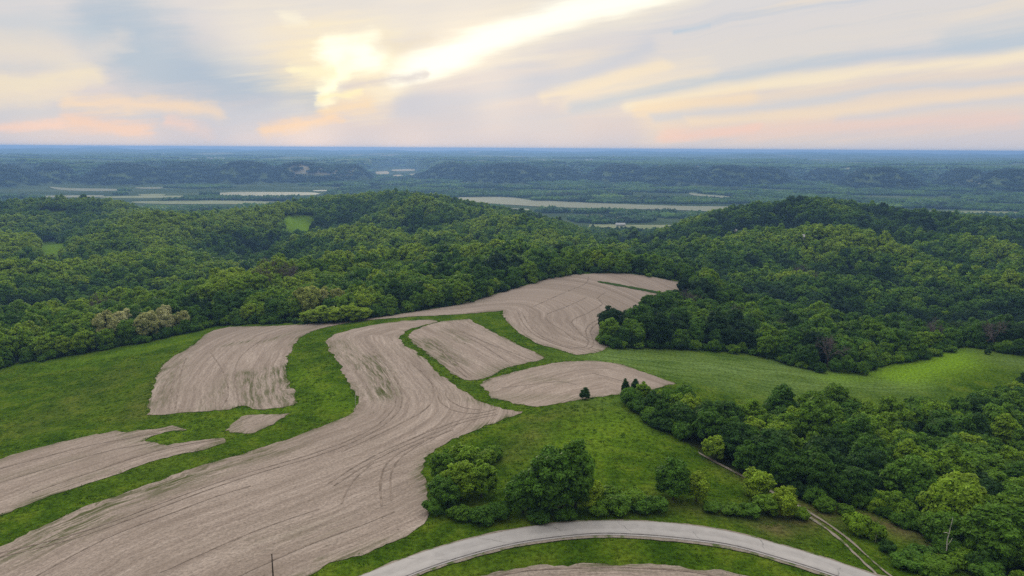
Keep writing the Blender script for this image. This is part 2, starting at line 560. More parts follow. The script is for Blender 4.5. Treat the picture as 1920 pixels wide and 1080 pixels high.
def inside(poly, x, y):
    poly = np.asarray(poly)
    r = np.zeros(np.shape(x), bool)
    x1, y1 = poly[:, 0], poly[:, 1]
    x2, y2 = np.roll(x1, -1), np.roll(y1, -1)
    for a, b, c, d in zip(x1, y1, x2, y2):
        if b == d:
            continue
        cr = ((b > y) != (d > y)) & (x < (c - a) * (y - b) / (d - b) + a)
        r ^= cr
    return r


def dist_poly(line, x, y):
    """distance to an open polyline and the arc length of the nearest point"""
    line = np.asarray(line)
    best = np.full(np.shape(x), 1e9)
    along = np.zeros(np.shape(x))
    s = 0.0
    for a, b in zip(line[:-1], line[1:]):
        ab = b - a
        L = np.hypot(*ab) + 1e-9
        t = np.clip(((x - a[0]) * ab[0] + (y - a[1]) * ab[1]) / L**2, 0, 1)
        d = np.hypot(x - a[0] - t * ab[0], y - a[1] - t * ab[1])
        m = d < best
        best = np.where(m, d, best)
        along = np.where(m, s + t * L, along)
        s += L
    return best, along


# ------------------------------------------------------------------ mesh helpers
def make_mesh(name, verts, faces, mats=(), smooth=False, midx=None):
    me = bpy.data.meshes.new(name)
    verts = np.asarray(verts, np.float32)
    if isinstance(faces, np.ndarray):
        k = faces.shape[1]
        me.vertices.add(len(verts))
        me.vertices.foreach_set('co', verts.ravel())
        me.loops.add(faces.size)
        me.loops.foreach_set('vertex_index', faces.ravel().astype(np.int32))
        me.polygons.add(len(faces))
        me.polygons.foreach_set('loop_start', (np.arange(len(faces)) * k).astype(np.int32))
        me.update(calc_edges=True)
    else:
        me.from_pydata(verts.tolist(), [], faces)
        me.update()
    for m in mats:
        me.materials.append(m)
    if midx is not None:
        me.polygons.foreach_set('material_index', np.asarray(midx, np.int32))
    me.polygons.foreach_set('use_smooth', np.full(len(me.polygons), smooth))
    me.validate()
    return me


def link(name, me, parent=None):
    o = bpy.data.objects.new(name, me)
    COL.objects.link(o)
    if parent:
        o.parent = parent
    return o


def fattr(me, name, vals, dom='POINT', typ='FLOAT'):
    a = me.attributes.new(name, typ, dom)
    a.data.foreach_set('vector' if typ == 'FLOAT_VECTOR' else 'value', np.asarray(vals, np.float32).ravel())


def structure(o, kind='structure'):
    o['kind'] = kind
    return o


def thing(name, label, cat, loc=(0, 0, 0), rz=0.0, group=None):
    o = bpy.data.objects.new(name, None)
    o.empty_display_size = 0.5
    COL.objects.link(o)
    o.location = loc
    o.rotation_euler = (0, 0, rz)
    tag(o, label, cat, group)
    return o


def tag(o, label, cat, group=None):
    o['label'] = label
    o['category'] = cat
    if group:
        o['group'] = group
    return o


def material(name):
    m = bpy.data.materials.new(name)
    m.use_nodes = True
    return m, NT(m.node_tree)


def finish(n, color, rough=0.9, bump=None, bstr=0.3, bdist=0.3, spec=0.2):
    b = n.n('ShaderNodeBsdfPrincipled')
    n.put(b.inputs['Base Color'], color)
    n.put(b.inputs['Roughness'], rough)
    b.inputs['Specular IOR Level'].default_value = spec
    if bump is not None:
        bp = n.n('ShaderNodeBump')
        n.put(bp.inputs['Strength'], bstr)
        n.put(bp.inputs['Distance'], bdist)
        n.put(bp.inputs['Height'], bump)
        n.t.links.new(bp.outputs[0], b.inputs['Normal'])
    o = n.n('ShaderNodeOutputMaterial')
    n.t.links.new(b.outputs[0], o.inputs[0])
    return b


# ------------------------------------------------------------------ ground materials
def mat_ground():
    m, n = material("ground")
    pos = n.n('ShaderNodeNewGeometry').outputs['Position']
    p = n.v('MULTIPLY', pos, (1, 1, 0))
    big = n.noise(p, 0.012, 4, 0.6)
    mid = n.noise(p, 0.09, 5, 0.65)
    fine = n.noise(p, 0.8, 4, 0.7)
    vfine = n.noise(p, 2.6, 2, 0.7)
    g = n.ramp(n.smooth(mid, 0.32, 0.7), [(0, (0.031, 0.070, 0.005)), (0.5, (0.060, 0.112, 0.007)), (1, (0.098, 0.144, 0.012))])
    g = n.mix(n.smooth(big, 0.46, 0.70, 0, 0.6), g, (0.088, 0.135, 0.014))
    g = n.mix(n.m('MULTIPLY', n.attr('dry'), n.smooth(mid, 0.35, 0.65, 0.4, 1.0)), g, (0.115, 0.098, 0.042))
    g = n.mix(n.m('MULTIPLY', n.attr('pale'), n.smooth(n.noise(n.v('MULTIPLY', n.v('ADD', pos, n.v('SCALE', n.noise(p, 0.02, 2, color=True), scale=30.0)), (0.03, 0.34, 0)), 1.0, 4, 0.6), 0.35, 0.62, 0.35, 1.0)), g, (0.138, 0.212, 0.058))
    g = n.mix(n.m('MULTIPLY', n.attr('bright'), 0.9), g, (0.165, 0.290, 0.016))
    v = n.m('MULTIPLY_ADD', n.smooth(fine, 0.3, 0.7), 0.9, n.m('MULTIPLY_ADD', vfine, 0.9, 0.10))
    g = n.mix(1.0, g, n.xyz(v, v, v), 'MULTIPLY')
    litter = n.ramp(mid, [(0.3, (0.022, 0.026, 0.010)), (0.7, (0.035, 0.050, 0.014))])
    colr = n.mix(n.attr('wood'), g, litter)
    # far country: woods with pale fields between
    cell = n.n('ShaderNodeTexVoronoi', feature='F1')
    n.put(cell.inputs['Vector'], n.v('ADD', n.v('MULTIPLY', pos, (1 / 420., 1 / 900., 0)), n.v('SCALE', n.noise(p, 0.002, 3, color=True), scale=1.4)))
    cell.inputs['Scale'].default_value = 1.0
    cs = n.sep(cell.outputs['Color'])
    wood = n.ramp(n.noise(p, 0.006, 6, 0.7), [(0.35, (0.045, 0.075, 0.022)), (0.65, (0.115, 0.160, 0.055))])
    fieldc = n.ramp(cs[1], [(0.0, (0.10, 0.15, 0.05)), (0.5, (0.20, 0.21, 0.10)), (1.0, (0.34, 0.29, 0.20))])
    isf = n.m('MULTIPLY', n.m('GREATER_THAN', cs[0], 0.66), n.m('MULTIPLY', n.attr('plateau'), n.smooth(cell.outputs['Distance'], 0.5, 0.35)))
    farc = n.mix(isf, wood, fieldc)
    marsh = n.ramp(n.noise(n.v('MULTIPLY', pos, (0.4, 1, 0)), 0.005, 5, 0.6), [(0.35, (0.035, 0.060, 0.020)), (0.6, (0.080, 0.110, 0.045)), (0.75, (0.13, 0.15, 0.07))])
    farc = n.mix(n.attr('plateau'), marsh, farc)
    colr = n.mix(n.attr('far'), colr, farc)
    hgt = n.m('ADD', n.m('MULTIPLY', fine, 0.7), n.m('MULTIPLY', mid, 1.2))
    finish(n, colr, 1.0, hgt, 1.0, 0.9, 0.0)
    return m


def mat_field():
    m, n = material("ploughed_soil")
    pos = n.v('MULTIPLY', n.n('ShaderNodeNewGeometry').outputs['Position'], (1, 1, 0))
    ac, al, _ = n.sep(n.attr('rowco', out='Vector'))
    acw = n.m('ADD', ac, n.m('MULTIPLY', n.m('SUBTRACT', n.noise(pos, 0.06, 3), 0.5), 3.2))
    wide = n.noise(n.xyz(n.m('MULTIPLY', acw, 0.12), n.m('MULTIPLY', al, 0.006)), 1.0, 4, 0.6)
    row = n.noise(n.xyz(n.m('MULTIPLY', acw, 0.55), n.m('MULTIPLY', al, 0.02)), 1.0, 5, 0.7)
    fine = n.noise(n.xyz(n.m('MULTIPLY', acw, 2.0), n.m('MULTIPLY', al, 0.22), 3.0), 1.0, 4, 0.75)
    speck = n.noise(pos, 1.3, 3, 0.75)
    blot = n.noise(pos, 0.025, 4, 0.6)
    c = n.ramp(n.smooth(row, 0.3, 0.72), [(0, (0.262, 0.211, 0.180)), (0.5, (0.340, 0.280, 0.241)), (1, (0.405, 0.340, 0.296))])
    c = n.mix(n.smooth(wide, 0.48, 0.68, 0, 0.7), c, (0.238, 0.192, 0.160))
    c = n.mix(n.smooth(blot, 0.5, 0.75, 0, 0.45), c, (0.262, 0.218, 0.178))
    v = n.m('ADD', n.smooth(fine, 0.3, 0.7, 0.78, 1.12), n.smooth(speck, 0.32, 0.68, -0.20, 0.20))
    c = n.mix(1.0, c, n.xyz(v, v, v), 'MULTIPLY')
    dots = n.smooth(n.noise(pos, 0.55, 1, 0.4), 0.76, 0.82)
    c = n.mix(n.m('MULTIPLY', dots, 0.7), c, (0.09, 0.075, 0.055))
    wn = n.noise(n.xyz(n.m('MULTIPLY', acw, 0.8), n.m('MULTIPLY', al, 0.06), 9.0), 1.0, 5, 0.75)
    weed = n.m('MULTIPLY', n.attr('weed'), n.smooth(wn, 0.42, 0.60), clamp=True)
    weed0 = n.m('MULTIPLY', n.smooth(wn, 0.60, 0.74), n.smooth(n.noise(pos, 0.018, 3), 0.48, 0.62, 0.0, 0.6))
    damp = n.smooth(n.noise(n.xyz(n.m('MULTIPLY', acw, 0.05), n.m('MULTIPLY', al, 0.012), 5.0), 1.0, 5, 0.65), 0.46, 0.66, 0.0, 0.5)
    c = n.mix(damp, c, (0.215, 0.172, 0.142))
    c = n.mix(n.m('MAXIMUM', weed, weed0), c, (0.066, 0.080, 0.022))
    finish(n, c, 0.95, n.m('ADD', n.m('MULTIPLY', fine, 0.5), n.m('MULTIPLY', speck, 0.35)), 0.7, 0.4, 0.0)
    mt, n = material("wheel_rut_soil")
    pos = n.n('ShaderNodeNewGeometry').outputs['Position']
    c = n.ramp(n.noise(pos, 0.35, 4, 0.7), [(0.35, (0.135, 0.104, 0.082)), (0.6, (0.275, 0.220, 0.184))])
    finish(n, c, 0.95, n.noise(pos, 1.5, 2), 0.6, 0.3, 0.1)
    return m, mt


def mat_road():
    m, n = material("road_asphalt")
    pos = n.n('ShaderNodeNewGeometry').outputs['Position']
    ac, al, _ = n.sep(n.attr('rowco', out='Vector'))
    wheel = n.m('SINE', n.m('MULTIPLY', ac, 4 * math.pi))
    c = n.ramp(n.noise(pos, 0.35, 6, 0.7), [(0.3, (0.32, 0.303, 0.298)), (0.7, (0.42, 0.40, 0.392))])
    c = n.mix(n.m('MULTIPLY', n.smooth(wheel, -0.4, 1.0), 0.35), c, (0.46, 0.44, 0.43))
    blot = n.noise(n.xyz(n.m('MULTIPLY', ac, 6.0), n.m('MULTIPLY', al, 0.07)), 1.0, 5, 0.65)
    c = n.mix(n.smooth(blot, 0.52, 0.7, 0, 0.3), c, (0.29, 0.275, 0.27))
    # tarred cracks across the lane and along the seam
    al2 = n.m('ADD', al, n.m('MULTIPLY', n.noise(pos, 0.5, 3), 2.4))
    fr = n.m('ABSOLUTE', n.m('SUBTRACT', n.m('FRACT', n.m('MULTIPLY', al2, 1 / 17.0)), 0.5))
    crack = n.smooth(fr, 0.013, 0.005)
    cen = n.smooth(n.m('ABSOLUTE', n.m('SUBTRACT', ac, n.m('MULTIPLY_ADD', n.noise(pos, 0.3, 3), 0.03, 0.485))), 0.014, 0.006)
    c = n.mix(n.m('MULTIPLY', n.m('MAXIMUM', n.m('MULTIPLY', crack, 0.55), n.m('MULTIPLY', cen, 0.15)), n.smooth(n.noise(pos, 0.2, 2), 0.42, 0.55)), c, (0.10, 0.10, 0.10))
    finish(n, c, 0.85, n.noise(pos, 3.0, 3), 0.2, 0.05, 0.3)
    g, n = material("gravel")
    pos = n.n('ShaderNodeNewGeometry').outputs['Position']
    c = n.ramp(n.noise(pos, 1.2, 5, 0.75), [(0.3, (0.16, 0.135, 0.11)), (0.7, (0.36, 0.31, 0.27))])
    c = n.mix(n.smooth(n.noise(pos, 0.3, 4, 0.7), 0.52, 0.62), c, (0.09, 0.12, 0.04))
    finish(n, c, 0.95, n.noise(pos, 2.5, 3), 0.4, 0.1, 0.1)
    s, n = material("road_edge_seam")
    finish(n, n.ramp(n.noise(n.n('ShaderNodeNewGeometry').outputs['Position'], 0.6, 4), [(0.35, (0.11, 0.10, 0.10)), (0.65, (0.20, 0.19, 0.185))]), 0.9)
    return m, g, s


def mat_plain(name, color, var=0.3, scale=2.0, rough=0.8, spec=0.2):
    m, n = material(name)
    co = n.n('ShaderNodeTexCoord').outputs['Object']
    k = n.smooth(n.noise(co, scale, 4, 0.65), 0.25, 0.75, 1 - var, 1 + var)
    finish(n, n.mix(1.0, color, n.xyz(k, k, k), 'MULTIPLY'), rough, None, spec=spec)
    return m


M_GROUND = mat_ground()
M_FIELD, M_RUT = mat_field()
M_ROAD, M_GRAVEL, M_SEAM = mat_road()

# ------------------------------------------------------------------ plan outlines (photo pixel -> ground)
EDGE_PX = [(-500, 800), (-200, 735), (0, 690), (130, 666), (250, 645), (350, 624), (400, 612), (480, 607), (560, 606), (640, 602), (700, 595),
           (783, 583), (873, 567), (940, 547), (1007, 528), (1040, 519), (1090, 513), (1160, 512), (1207, 516), (1282, 529), (1284, 546),
           (1240, 577), (1190, 600), (1146, 622), (1142, 650), (1220, 653), (1300, 656), (1400, 662), (1480, 684), (1540, 696), (1610, 697),
           (1660, 685), (1740, 669), (1812, 650), (1920, 668), (2200, 705), (2500, 760)]
edge = ground_curve(EDGE_PX, False, 5.0)
OPEN = np.vstack([edge, [[900, 250], [700, -350], [-800, -350], [-800, 150]]])
WOOD_PX = [(1178, 748), (1215, 785), (1290, 832), (1340, 864), (1400, 893), (1465, 925), (1530, 940), (1640, 957), (1730, 1002), (1790, 1047),
           (1850, 1078), (2000, 1120), (2300, 1150), (2600, 1000), (2500, 860), (2200, 770), (1950, 738), (1870, 752), (1800, 778), (1720, 790),
           (1620, 788), (1530, 768), (1420, 786), (1300, 776), (1230, 752)]
WOOD = ground_curve(WOOD_PX, True, 5.0)
CLEAR = [ground_curve(c, True, 6.0) for c in (
    [(526, 412), (545, 405), (590, 406), (592, 430), (572, 450), (540, 447)],
    [(72, 458), (100, 452), (132, 464), (126, 488), (84, 490)],
    [(80, 398), (110, 395), (146, 397), (144, 409), (92, 411)])]

# ------------------------------------------------------------------ the ground sheet
ang = np.radians(np.r_[np.arange(-180, -50, 5.0), np.arange(-50, 50.01, 0.22), np.arange(55, 180, 5.0)])
rad = [12.0]
while rad[-1] < 26000:
    r = rad[-1]
    rad.append(r + max(3.0, r * (0.0105 if r < 2500 else 0.013)))
rad = np.array(rad)
RR, AA = np.meshgrid(rad, ang, indexing='ij')
vx, vy = (RR * np.sin(AA)).ravel(), (RR * np.cos(AA)).ravel()
vz = height(vx, vy)
nr, na = RR.shape
vx, vy, vz = np.r_[vx, 0], np.r_[vy, 0], np.r_[vz, float(height(0, 0))]
i, j = np.meshgrid(np.arange(nr - 1), np.arange(na), indexing='ij')
j2 = (j + 1) % na
q = np.stack([i * na + j, i * na + j2, (i + 1) * na + j2, (i + 1) * na + j], -1).reshape(-1, 4)[:, ::-1]
tri = np.concatenate([q[:, [0, 1, 2]], q[:, [0, 2, 3]]])
c0 = np.arange(na)
tri = np.concatenate([tri, np.stack([np.full(na, nr * na), (c0 + 1) % na, c0], -1)])
gme = make_mesh("ground", np.c_[vx, vy, vz], tri.astype(np.int32), [M_GROUND], True)
gr = np.hypot(vx, vy)
nearv = gr < 2100
wood = np.zeros(len(vx))
X, Y = vx[nearv], vy[nearv]
w = (~inside(OPEN, X, Y) & (dist_poly(edge, X, Y)[0] > 6)) | inside(WOOD, X, Y)
for c in CLEAR:
    w &= ~inside(c, X, Y)
wood[nearv] = w
fattr(gme, 'wood', wood)
fattr(gme, 'far', sstep(gr, 1900, 2050))
fattr(gme, 'plateau', np.where(gr > 4000, sstep(vz, VALLEY + 8, VALLEY + 40), 0.0))


def blobs(spec):
    """soft patches of another growth: (photo polyline, half width in metres, strength)"""
    out = np.zeros(len(vx))
    for px, wid, amt in spec:
        line = np.array([hit(*p) for p in px])
        d, _ = dist_poly(line, X, Y)
        out[nearv] = np.maximum(out[nearv], amt * np.exp(-(d / wid) ** 2))
    return out


fattr(gme, 'dry', blobs([([(1450, 985), (1520, 960), (1640, 975), (1740, 1010), (1830, 1060)], 7, 1.0), ([(1340, 865), (1480, 940)], 3, 0.6),
                         ([(1320, 955), (1420, 975)], 4, 0.7), ([(960, 850), (1010, 810)], 7, 0.35), ([(1000, 790), (1100, 760)], 6, 0.3),
                         ([(330, 690), (250, 780)], 9, 0.35), ([(60, 800), (230, 700)], 14, 0.25), ([(1180, 950), (1260, 945)], 5, 0.4)]))
fattr(gme, 'pale', blobs([([(1170, 672), (1300, 685), (1420, 700), (1560, 708)], 26, 1.0), ([(1420, 712), (1700, 722)], 16, 0.8), ([(1300, 705), (1420, 725)], 16, 0.7),
                          ([(1860, 670), (1990, 700)], 14, 0.6), ([(1100, 745), (1180, 765)], 10, 0.25)]))
fattr(gme, 'bright', blobs([([(1685, 705), (1790, 676)], 13, 1.0), ([(1740, 690), (1790, 664)], 11, 0.8), ([(1100, 830), (1160, 800)], 14, 0.3),
                            ([(560, 700), (640, 760)], 8, 0.25), ([(100, 870), (560, 760)], 8, 0.15), ([(1560, 708), (1640, 700)], 10, 0.5), ([(545, 414), (575, 428)], 45, 0.9), ([(100, 460), (110, 480)], 25, 0.5),
                            ([(100, 690), (330, 640)], 14, 0.25)]))
structure(link("ground", gme))


SHEETS, RIBBONS = [], []
# ------------------------------------------------------------------ field sheets that lie on the ground
def sheet(name, outline, mats, lift, grid=4.0, rows=None, weeds=(), ruts=(), kind='structure', jitter=0.55, smooth=True):
    poly = np.array(outline)
    SHEETS.append(poly)
    if jitter:
        poly = poly + np.random.default_rng(len(poly)).normal(0, jitter * .55, poly.shape)
        poly = poly + np.stack([waves(poly[:, 0], poly[:, 1], 14, 91), waves(poly[:, 0], poly[:, 1], 11, 92)], 1) * jitter * .6
    lo, hi = poly.min(0), poly.max(0)
    X, Y = np.meshgrid(np.arange(lo[0], hi[0], grid), np.arange(lo[1], hi[1], grid))
    X, Y = X.ravel() + rng.uniform(-.2, .2, X.size), Y.ravel() + rng.uniform(-.2, .2, X.size)
    m = inside(poly, X, Y)
    X, Y = X[m], Y[m]
    d, _ = dist_poly(np.vstack([poly, poly[:1]]), X, Y)
    X, Y = X[d > grid * 0.4], Y[d > grid * 0.4]
    vin = [Vector(p) for p in poly] + [Vector(p) for p in np.c_[X, Y]]
    res = delaunay_2d_cdt(vin, [], [list(range(len(poly)))], 1, 1e-4)
    V = np.array([(v[0], v[1]) for v in res[0]])
    F = [list(f) for f in res[2]]
    F = [f if ((V[f[1]][0] - V[f[0]][0]) * (V[f[2]][1] - V[f[0]][1]) - (V[f[1]][1] - V[f[0]][1]) * (V[f[2]][0] - V[f[0]][0])) > 0 else f[::-1] for f in F]
    Z = height(V[:, 0], V[:, 1]) + lift
    verts = [np.c_[V, Z]]
    midx = [0] * len(F)
    nv = len(V)
    for px, wid, gap in ruts:      # wheel marks of the drill, pressed into the soil
        line = ground_curve(px, False, 2.5, 9.0)
        tn = np.gradient(line, axis=0)
        tn /= np.linalg.norm(tn, axis=1)[:, None] + 1e-9
        nm = np.c_[-tn[:, 1], tn[:, 0]]
        for s in ((-gap / 2, gap / 2) if gap else (0,)):
            wv = wid * (0.6 + 0.6 * rng.random(len(line)))[:, None]
            a, b = line + nm * (s - wv / 2), line + nm * (s + wv / 2)
            ab = np.stack([a, b], 1).reshape(-1, 2)
            verts.append(np.c_[ab, height(ab[:, 0], ab[:, 1]) + lift + 0.07])
            for k in range(len(line) - 1):
                F.append([nv + 2 * k + 1, nv + 2 * k, nv + 2 * k + 2, nv + 2 * k + 3])
                midx.append(1)
            nv += len(ab)
    me = make_mesh(name, np.vstack(verts), F, mats, smooth, midx)
    P = np.vstack(verts)
    if rows is not None:
        line = ground_curve(rows, False, 4.0)
        dd, al = dist_poly(line, P[:, 0], P[:, 1])
        fattr(me, 'rowco', np.c_[dd, al, np.zeros(len(P))], 'POINT', 'FLOAT_VECTOR')
    wv = np.zeros(len(P))
    for px, wid, amt in weeds:
        d, _ = dist_poly(np.array([hit(*p) for p in px]), P[:, 0], P[:, 1])
        wv = np.maximum(wv, amt * np.exp(-(d / wid) ** 2))
    if rows is not None:                      # weeds thicken towards the field margin
        d, _ = dist_poly(np.vstack([poly, poly[:1]]), P[:, 0], P[:, 1])
        wv = np.maximum(wv, 0.9 * np.exp(-(d / 2.0) ** 2) * np.clip(0.5 + 0.7 * waves(P[:, 0], P[:, 1], 26, 81), 0, 1))
    fattr(me, 'weed', wv)
    return structure(link(name, me), kind)


FM = [M_FIELD, M_RUT]
sheet("ploughed_field", ground_curve(
    [(430, 613, 1), (520, 611), (575, 608), (650, 602), (700, 596), (783, 584), (873, 568), (940, 548), (1007, 529), (1040, 520), (1090, 514), (1160, 513),
     (1207, 517), (1280, 530, 1), (1276, 544), (1240, 562), (1195, 590), (1160, 606), (1141, 625), (1140, 653, 1), (1117, 661), (1083, 666, 1),
     (1027, 650), (993, 637), (960, 613), (947, 597), (942, 583, 1), (853, 590), (773, 594), (697, 600), (640, 608), (600, 617), (567, 630), (547, 653),
     (537, 680), (537, 706), (552, 735), (556, 756, 1), (537, 763), (481, 768), (459, 760), (426, 768), (370, 772), (318, 777), (278, 778, 1), (281, 754),
     (297, 700), (320, 673), (363, 647), (393, 623)], True), FM, 0.12,
    rows=[(556, 770), (537, 706), (537, 680), (547, 653), (567, 630), (600, 617), (697, 600), (773, 594), (853, 590), (942, 583), (947, 597), (960, 613), (993, 637), (1083, 667)],
    weeds=[([(530, 690), (545, 750)], 5, 1.0), ([(465, 700), (478, 764)], 4, 0.9), ([(505, 690), (510, 750)], 3, 0.8), ([(420, 648), (470, 640)], 3, 0.9),
           ([(350, 650), (300, 760)], 4, 0.5), ([(500, 640), (620, 605)], 4, 0.6), ([(800, 580), (900, 565)], 6, 0.25), ([(440, 700), (380, 770)], 3, 0.5)],
    ruts=[([(975, 585), (985, 606), (1010, 630), (1060, 650), (1100, 653), (1108, 640), (1102, 622), (1112, 608), (1135, 596)], 0.7, 2.6),
          ([(1100, 558), (1060, 576), (1025, 590), (1030, 604), (1055, 620), (1078, 638)], 0.7, 0), ([(1135, 548), (1120, 560), (1130, 570), (1100, 588), (1074, 600), (1076, 612), (1104, 640)], 0.7, 0),
          ([(1103, 520), (1098, 532), (1060, 548), (1000, 575)], 0.6, 0), ([(345, 672), (334, 700), (322, 770)], 0.6, 2.4), ([(395, 662), (420, 700), (428, 740), (412, 770)], 0.5, 0),
          ([(500, 632), (455, 665), (440, 700), (450, 762)], 0.5, 0)])
sheet("contour_field", ground_curve(
    [(-160, 1095, 1), (0, 1025), (93, 981), (185, 940), (278, 909), (370, 877), (463, 849), (555, 818), (640, 786), (663, 772, 1), (673, 752), (658, 724), (640, 695),
     (640, 687), (617, 655), (615, 634), (640, 624), (673, 615), (723, 606), (773, 601), (813, 600, 1), (818, 604), (773, 616), (755, 626), (750, 637), (760, 648),
     (790, 668), (803, 680), (825, 702), (862, 730), (892, 748), (921, 761), (955, 769), (979, 772, 1), (966, 778), (918, 796), (870, 815), (825, 838), (796, 860),
     (794, 887), (803, 922), (803, 956), (788, 988), (751, 1012), (695, 1035), (640, 1053), (567, 1081), (440, 1130), (250, 1190, 1), (-300, 1190, 1)], True), FM, 0.12,
    rows=[(-300, 1160), (0, 1027), (93, 982), (278, 910), (463, 850), (640, 788), (676, 765), (672, 740), (640, 687), (617, 653), (615, 634), (640, 624), (723, 605), (813, 601)],
    weeds=[([(690, 672), (712, 700), (722, 742)], 5, 1.0), ([(640, 640), (672, 690)], 4, 0.6), ([(110, 990), (250, 930), (360, 892)], 7, 1.0), ([(40, 1035), (180, 975)], 6, 0.9), ([(380, 890), (520, 845)], 4, 0.8),
           ([(820, 606), (760, 630)], 3, 0.8), ([(420, 880), (560, 830)], 4, 0.4), ([(500, 1010), (620, 990)], 6, 0.2)],
    ruts=[([(60, 1085), (200, 1010), (330, 960), (410, 930), (470, 912)], 0.6, 0), ([(-20, 1046), (160, 1000), (420, 905), (600, 850), (690, 812), (735, 778), (748, 748), (730, 700), (690, 655)], 0.55, 2.4),
          ([(640, 848), (720, 810), (795, 770), (812, 745), (811, 722), (790, 697), (770, 680)], 0.6, 0), ([(620, 910), (690, 866), (760, 832), (860, 792), (930, 776)], 0.6, 2.4),
          ([(716, 950), (713, 910), (725, 870), (770, 838), (850, 806)], 0.7, 0), ([(734, 940), (733, 890), (752, 858), (800, 826)], 0.6, 0), ([(640, 945), (660, 905), (700, 868)], 0.5, 0),
          ([(822, 738), (824, 752), (850, 770), (890, 776), (930, 768)], 0.6, 0), ([(836, 732), (838, 746), (866, 764), (900, 769)], 0.5, 0),
          ([(440, 1085), (560, 1030), (680, 985), (740, 960)], 0.5, 0), ([(300, 1075), (470, 1000), (600, 955)], 0.4, 0)])
sheet("inner_field", ground_curve(
    [(827, 603, 1), (880, 598, 1), (893, 607), (940, 630), (973, 647), (1023, 670, 1), (1015, 675), (953, 689), (935, 697), (905, 711), (880, 713, 1), (858, 708), (838, 692),
     (807, 667), (775, 644), (766, 633), (773, 622), (800, 611)], True), FM, 0.12, grid=3.5,
    rows=[(1030, 675), (973, 647), (940, 630), (893, 607), (880, 597)],
    weeds=[([(800, 640), (850, 680)], 6, 0.9), ([(840, 620), (870, 640)], 4, 0.5), ([(930, 690), (900, 705)], 4, 0.5)],
    ruts=[([(860, 620), (930, 650), (1000, 676)], 0.5, 0), ([(815, 640), (860, 690), (880, 708)], 0.6, 2.2), ([(830, 614), (900, 645), (960, 685)], 0.4, 0)])
sheet("oval_field", ground_curve(
    [(903, 724), (914, 713), (940, 704), (973, 696), (1010, 687), (1050, 679), (1107, 677), (1160, 683), (1207, 698), (1235, 708), (1268, 720, 1), (1235, 727), (1173, 738), (1099, 748),
     (1050, 757), (1003, 763, 1), (955, 754), (921, 743)], True), FM, 0.12, grid=3.5,
    rows=[(895, 722), (914, 713), (973, 696), (1050, 678), (1107, 676), (1160, 682), (1207, 697), (1270, 719)],
    weeds=[([(960, 745), (1060, 745)], 5, 0.5), ([(1000, 710), (1050, 715)], 5, 0.4)],
    ruts=[([(940, 728), (990, 722), (1050, 716), (1080, 722)], 0.4, 0), ([(1110, 700), (1170, 716), (1200, 728)], 0.5, 0)])
sheet("strip_field", ground_curve(
    [(-220, 930, 1), (0, 861), (93, 835), (167, 818), (219, 809), (250, 809), (322, 801), (350, 803, 1), (352, 806), (310, 810), (286, 817), (268, 826), (290, 831), (312, 834), (345, 831),
     (375, 825), (419, 822), (428, 827, 1), (389, 840), (296, 862), (207, 892), (111, 925), (0, 968), (-200, 1050, 1)], True), FM, 0.12, rows=[(-250, 1070), (0, 968), (111, 925), (207, 892), (296, 862), (430, 829)],
    weeds=[([(240, 815), (300, 838)], 4, 0.6), ([(60, 930), (200, 880)], 3, 0.5), ([(0, 900), (150, 860)], 3, 0.4), ([(310, 804), (372, 812)], 2.5, 1.0), ([(262, 822), (300, 836)], 2.0, 1.0)],
    ruts=[([(-20, 885), (160, 838), (300, 812)], 0.5, 0), ([(-20, 912), (180, 852), (290, 830)], 0.4, 0), ([(60, 925), (280, 850), (410, 824)], 0.5, 0)])
sheet("corner_field", ground_curve([(420, 808, 1), (440, 790, 1), (454, 780, 1), (548, 775, 1), (511, 795, 1), (470, 814, 1)], True), FM, 0.12, grid=3.0,
      rows=[(470, 811), (511, 793), (545, 777)], weeds=[([(430, 806), (460, 786)], 3, 0.8), ([(470, 808), (530, 784)], 2, 0.3)])
sheet("roadside_field", ground_curve([(840, 1100, 1), (888, 1081), (973, 1064), (1084, 1058), (1196, 1058), (1280, 1063), (1399, 1081), (1480, 1105, 1), (1300, 1150), (1000, 1150)], True),
      FM, 0.12, grid=3.0, rows=[(800, 1110), (888, 1081), (973, 1064), (1084, 1058), (1196, 1058), (1280, 1063), (1399, 1081), (1500, 1115)],
      ruts=[([(900, 1090), (980, 1072), (1090, 1066), (1196, 1066), (1290, 1072), (1390, 1092)], 0.5, 0)])


# grassed patches that interrupt the soil
def mat_turf():
    m, n = material("turf")
    pos = n.n('ShaderNodeNewGeometry').outputs['Position']
    c = n.ramp(n.noise(pos, 0.5, 5, 0.7), [(0.3, (0.016, 0.044, 0.005)), (0.7, (0.045, 0.090, 0.010))])
    finish(n, c, 0.95, n.noise(pos, 0.9, 4, 0.7), 0.8, 0.5, 0.1)
    return m


M_TURF = mat_turf()
sheet("turf_strip", ground_curve([(1123, 530), (1128, 528), (1180, 537), (1240, 549), (1238, 552), (1180, 541)], True, 2.0), [M_TURF], 0.3, grid=3, jitter=0.4)


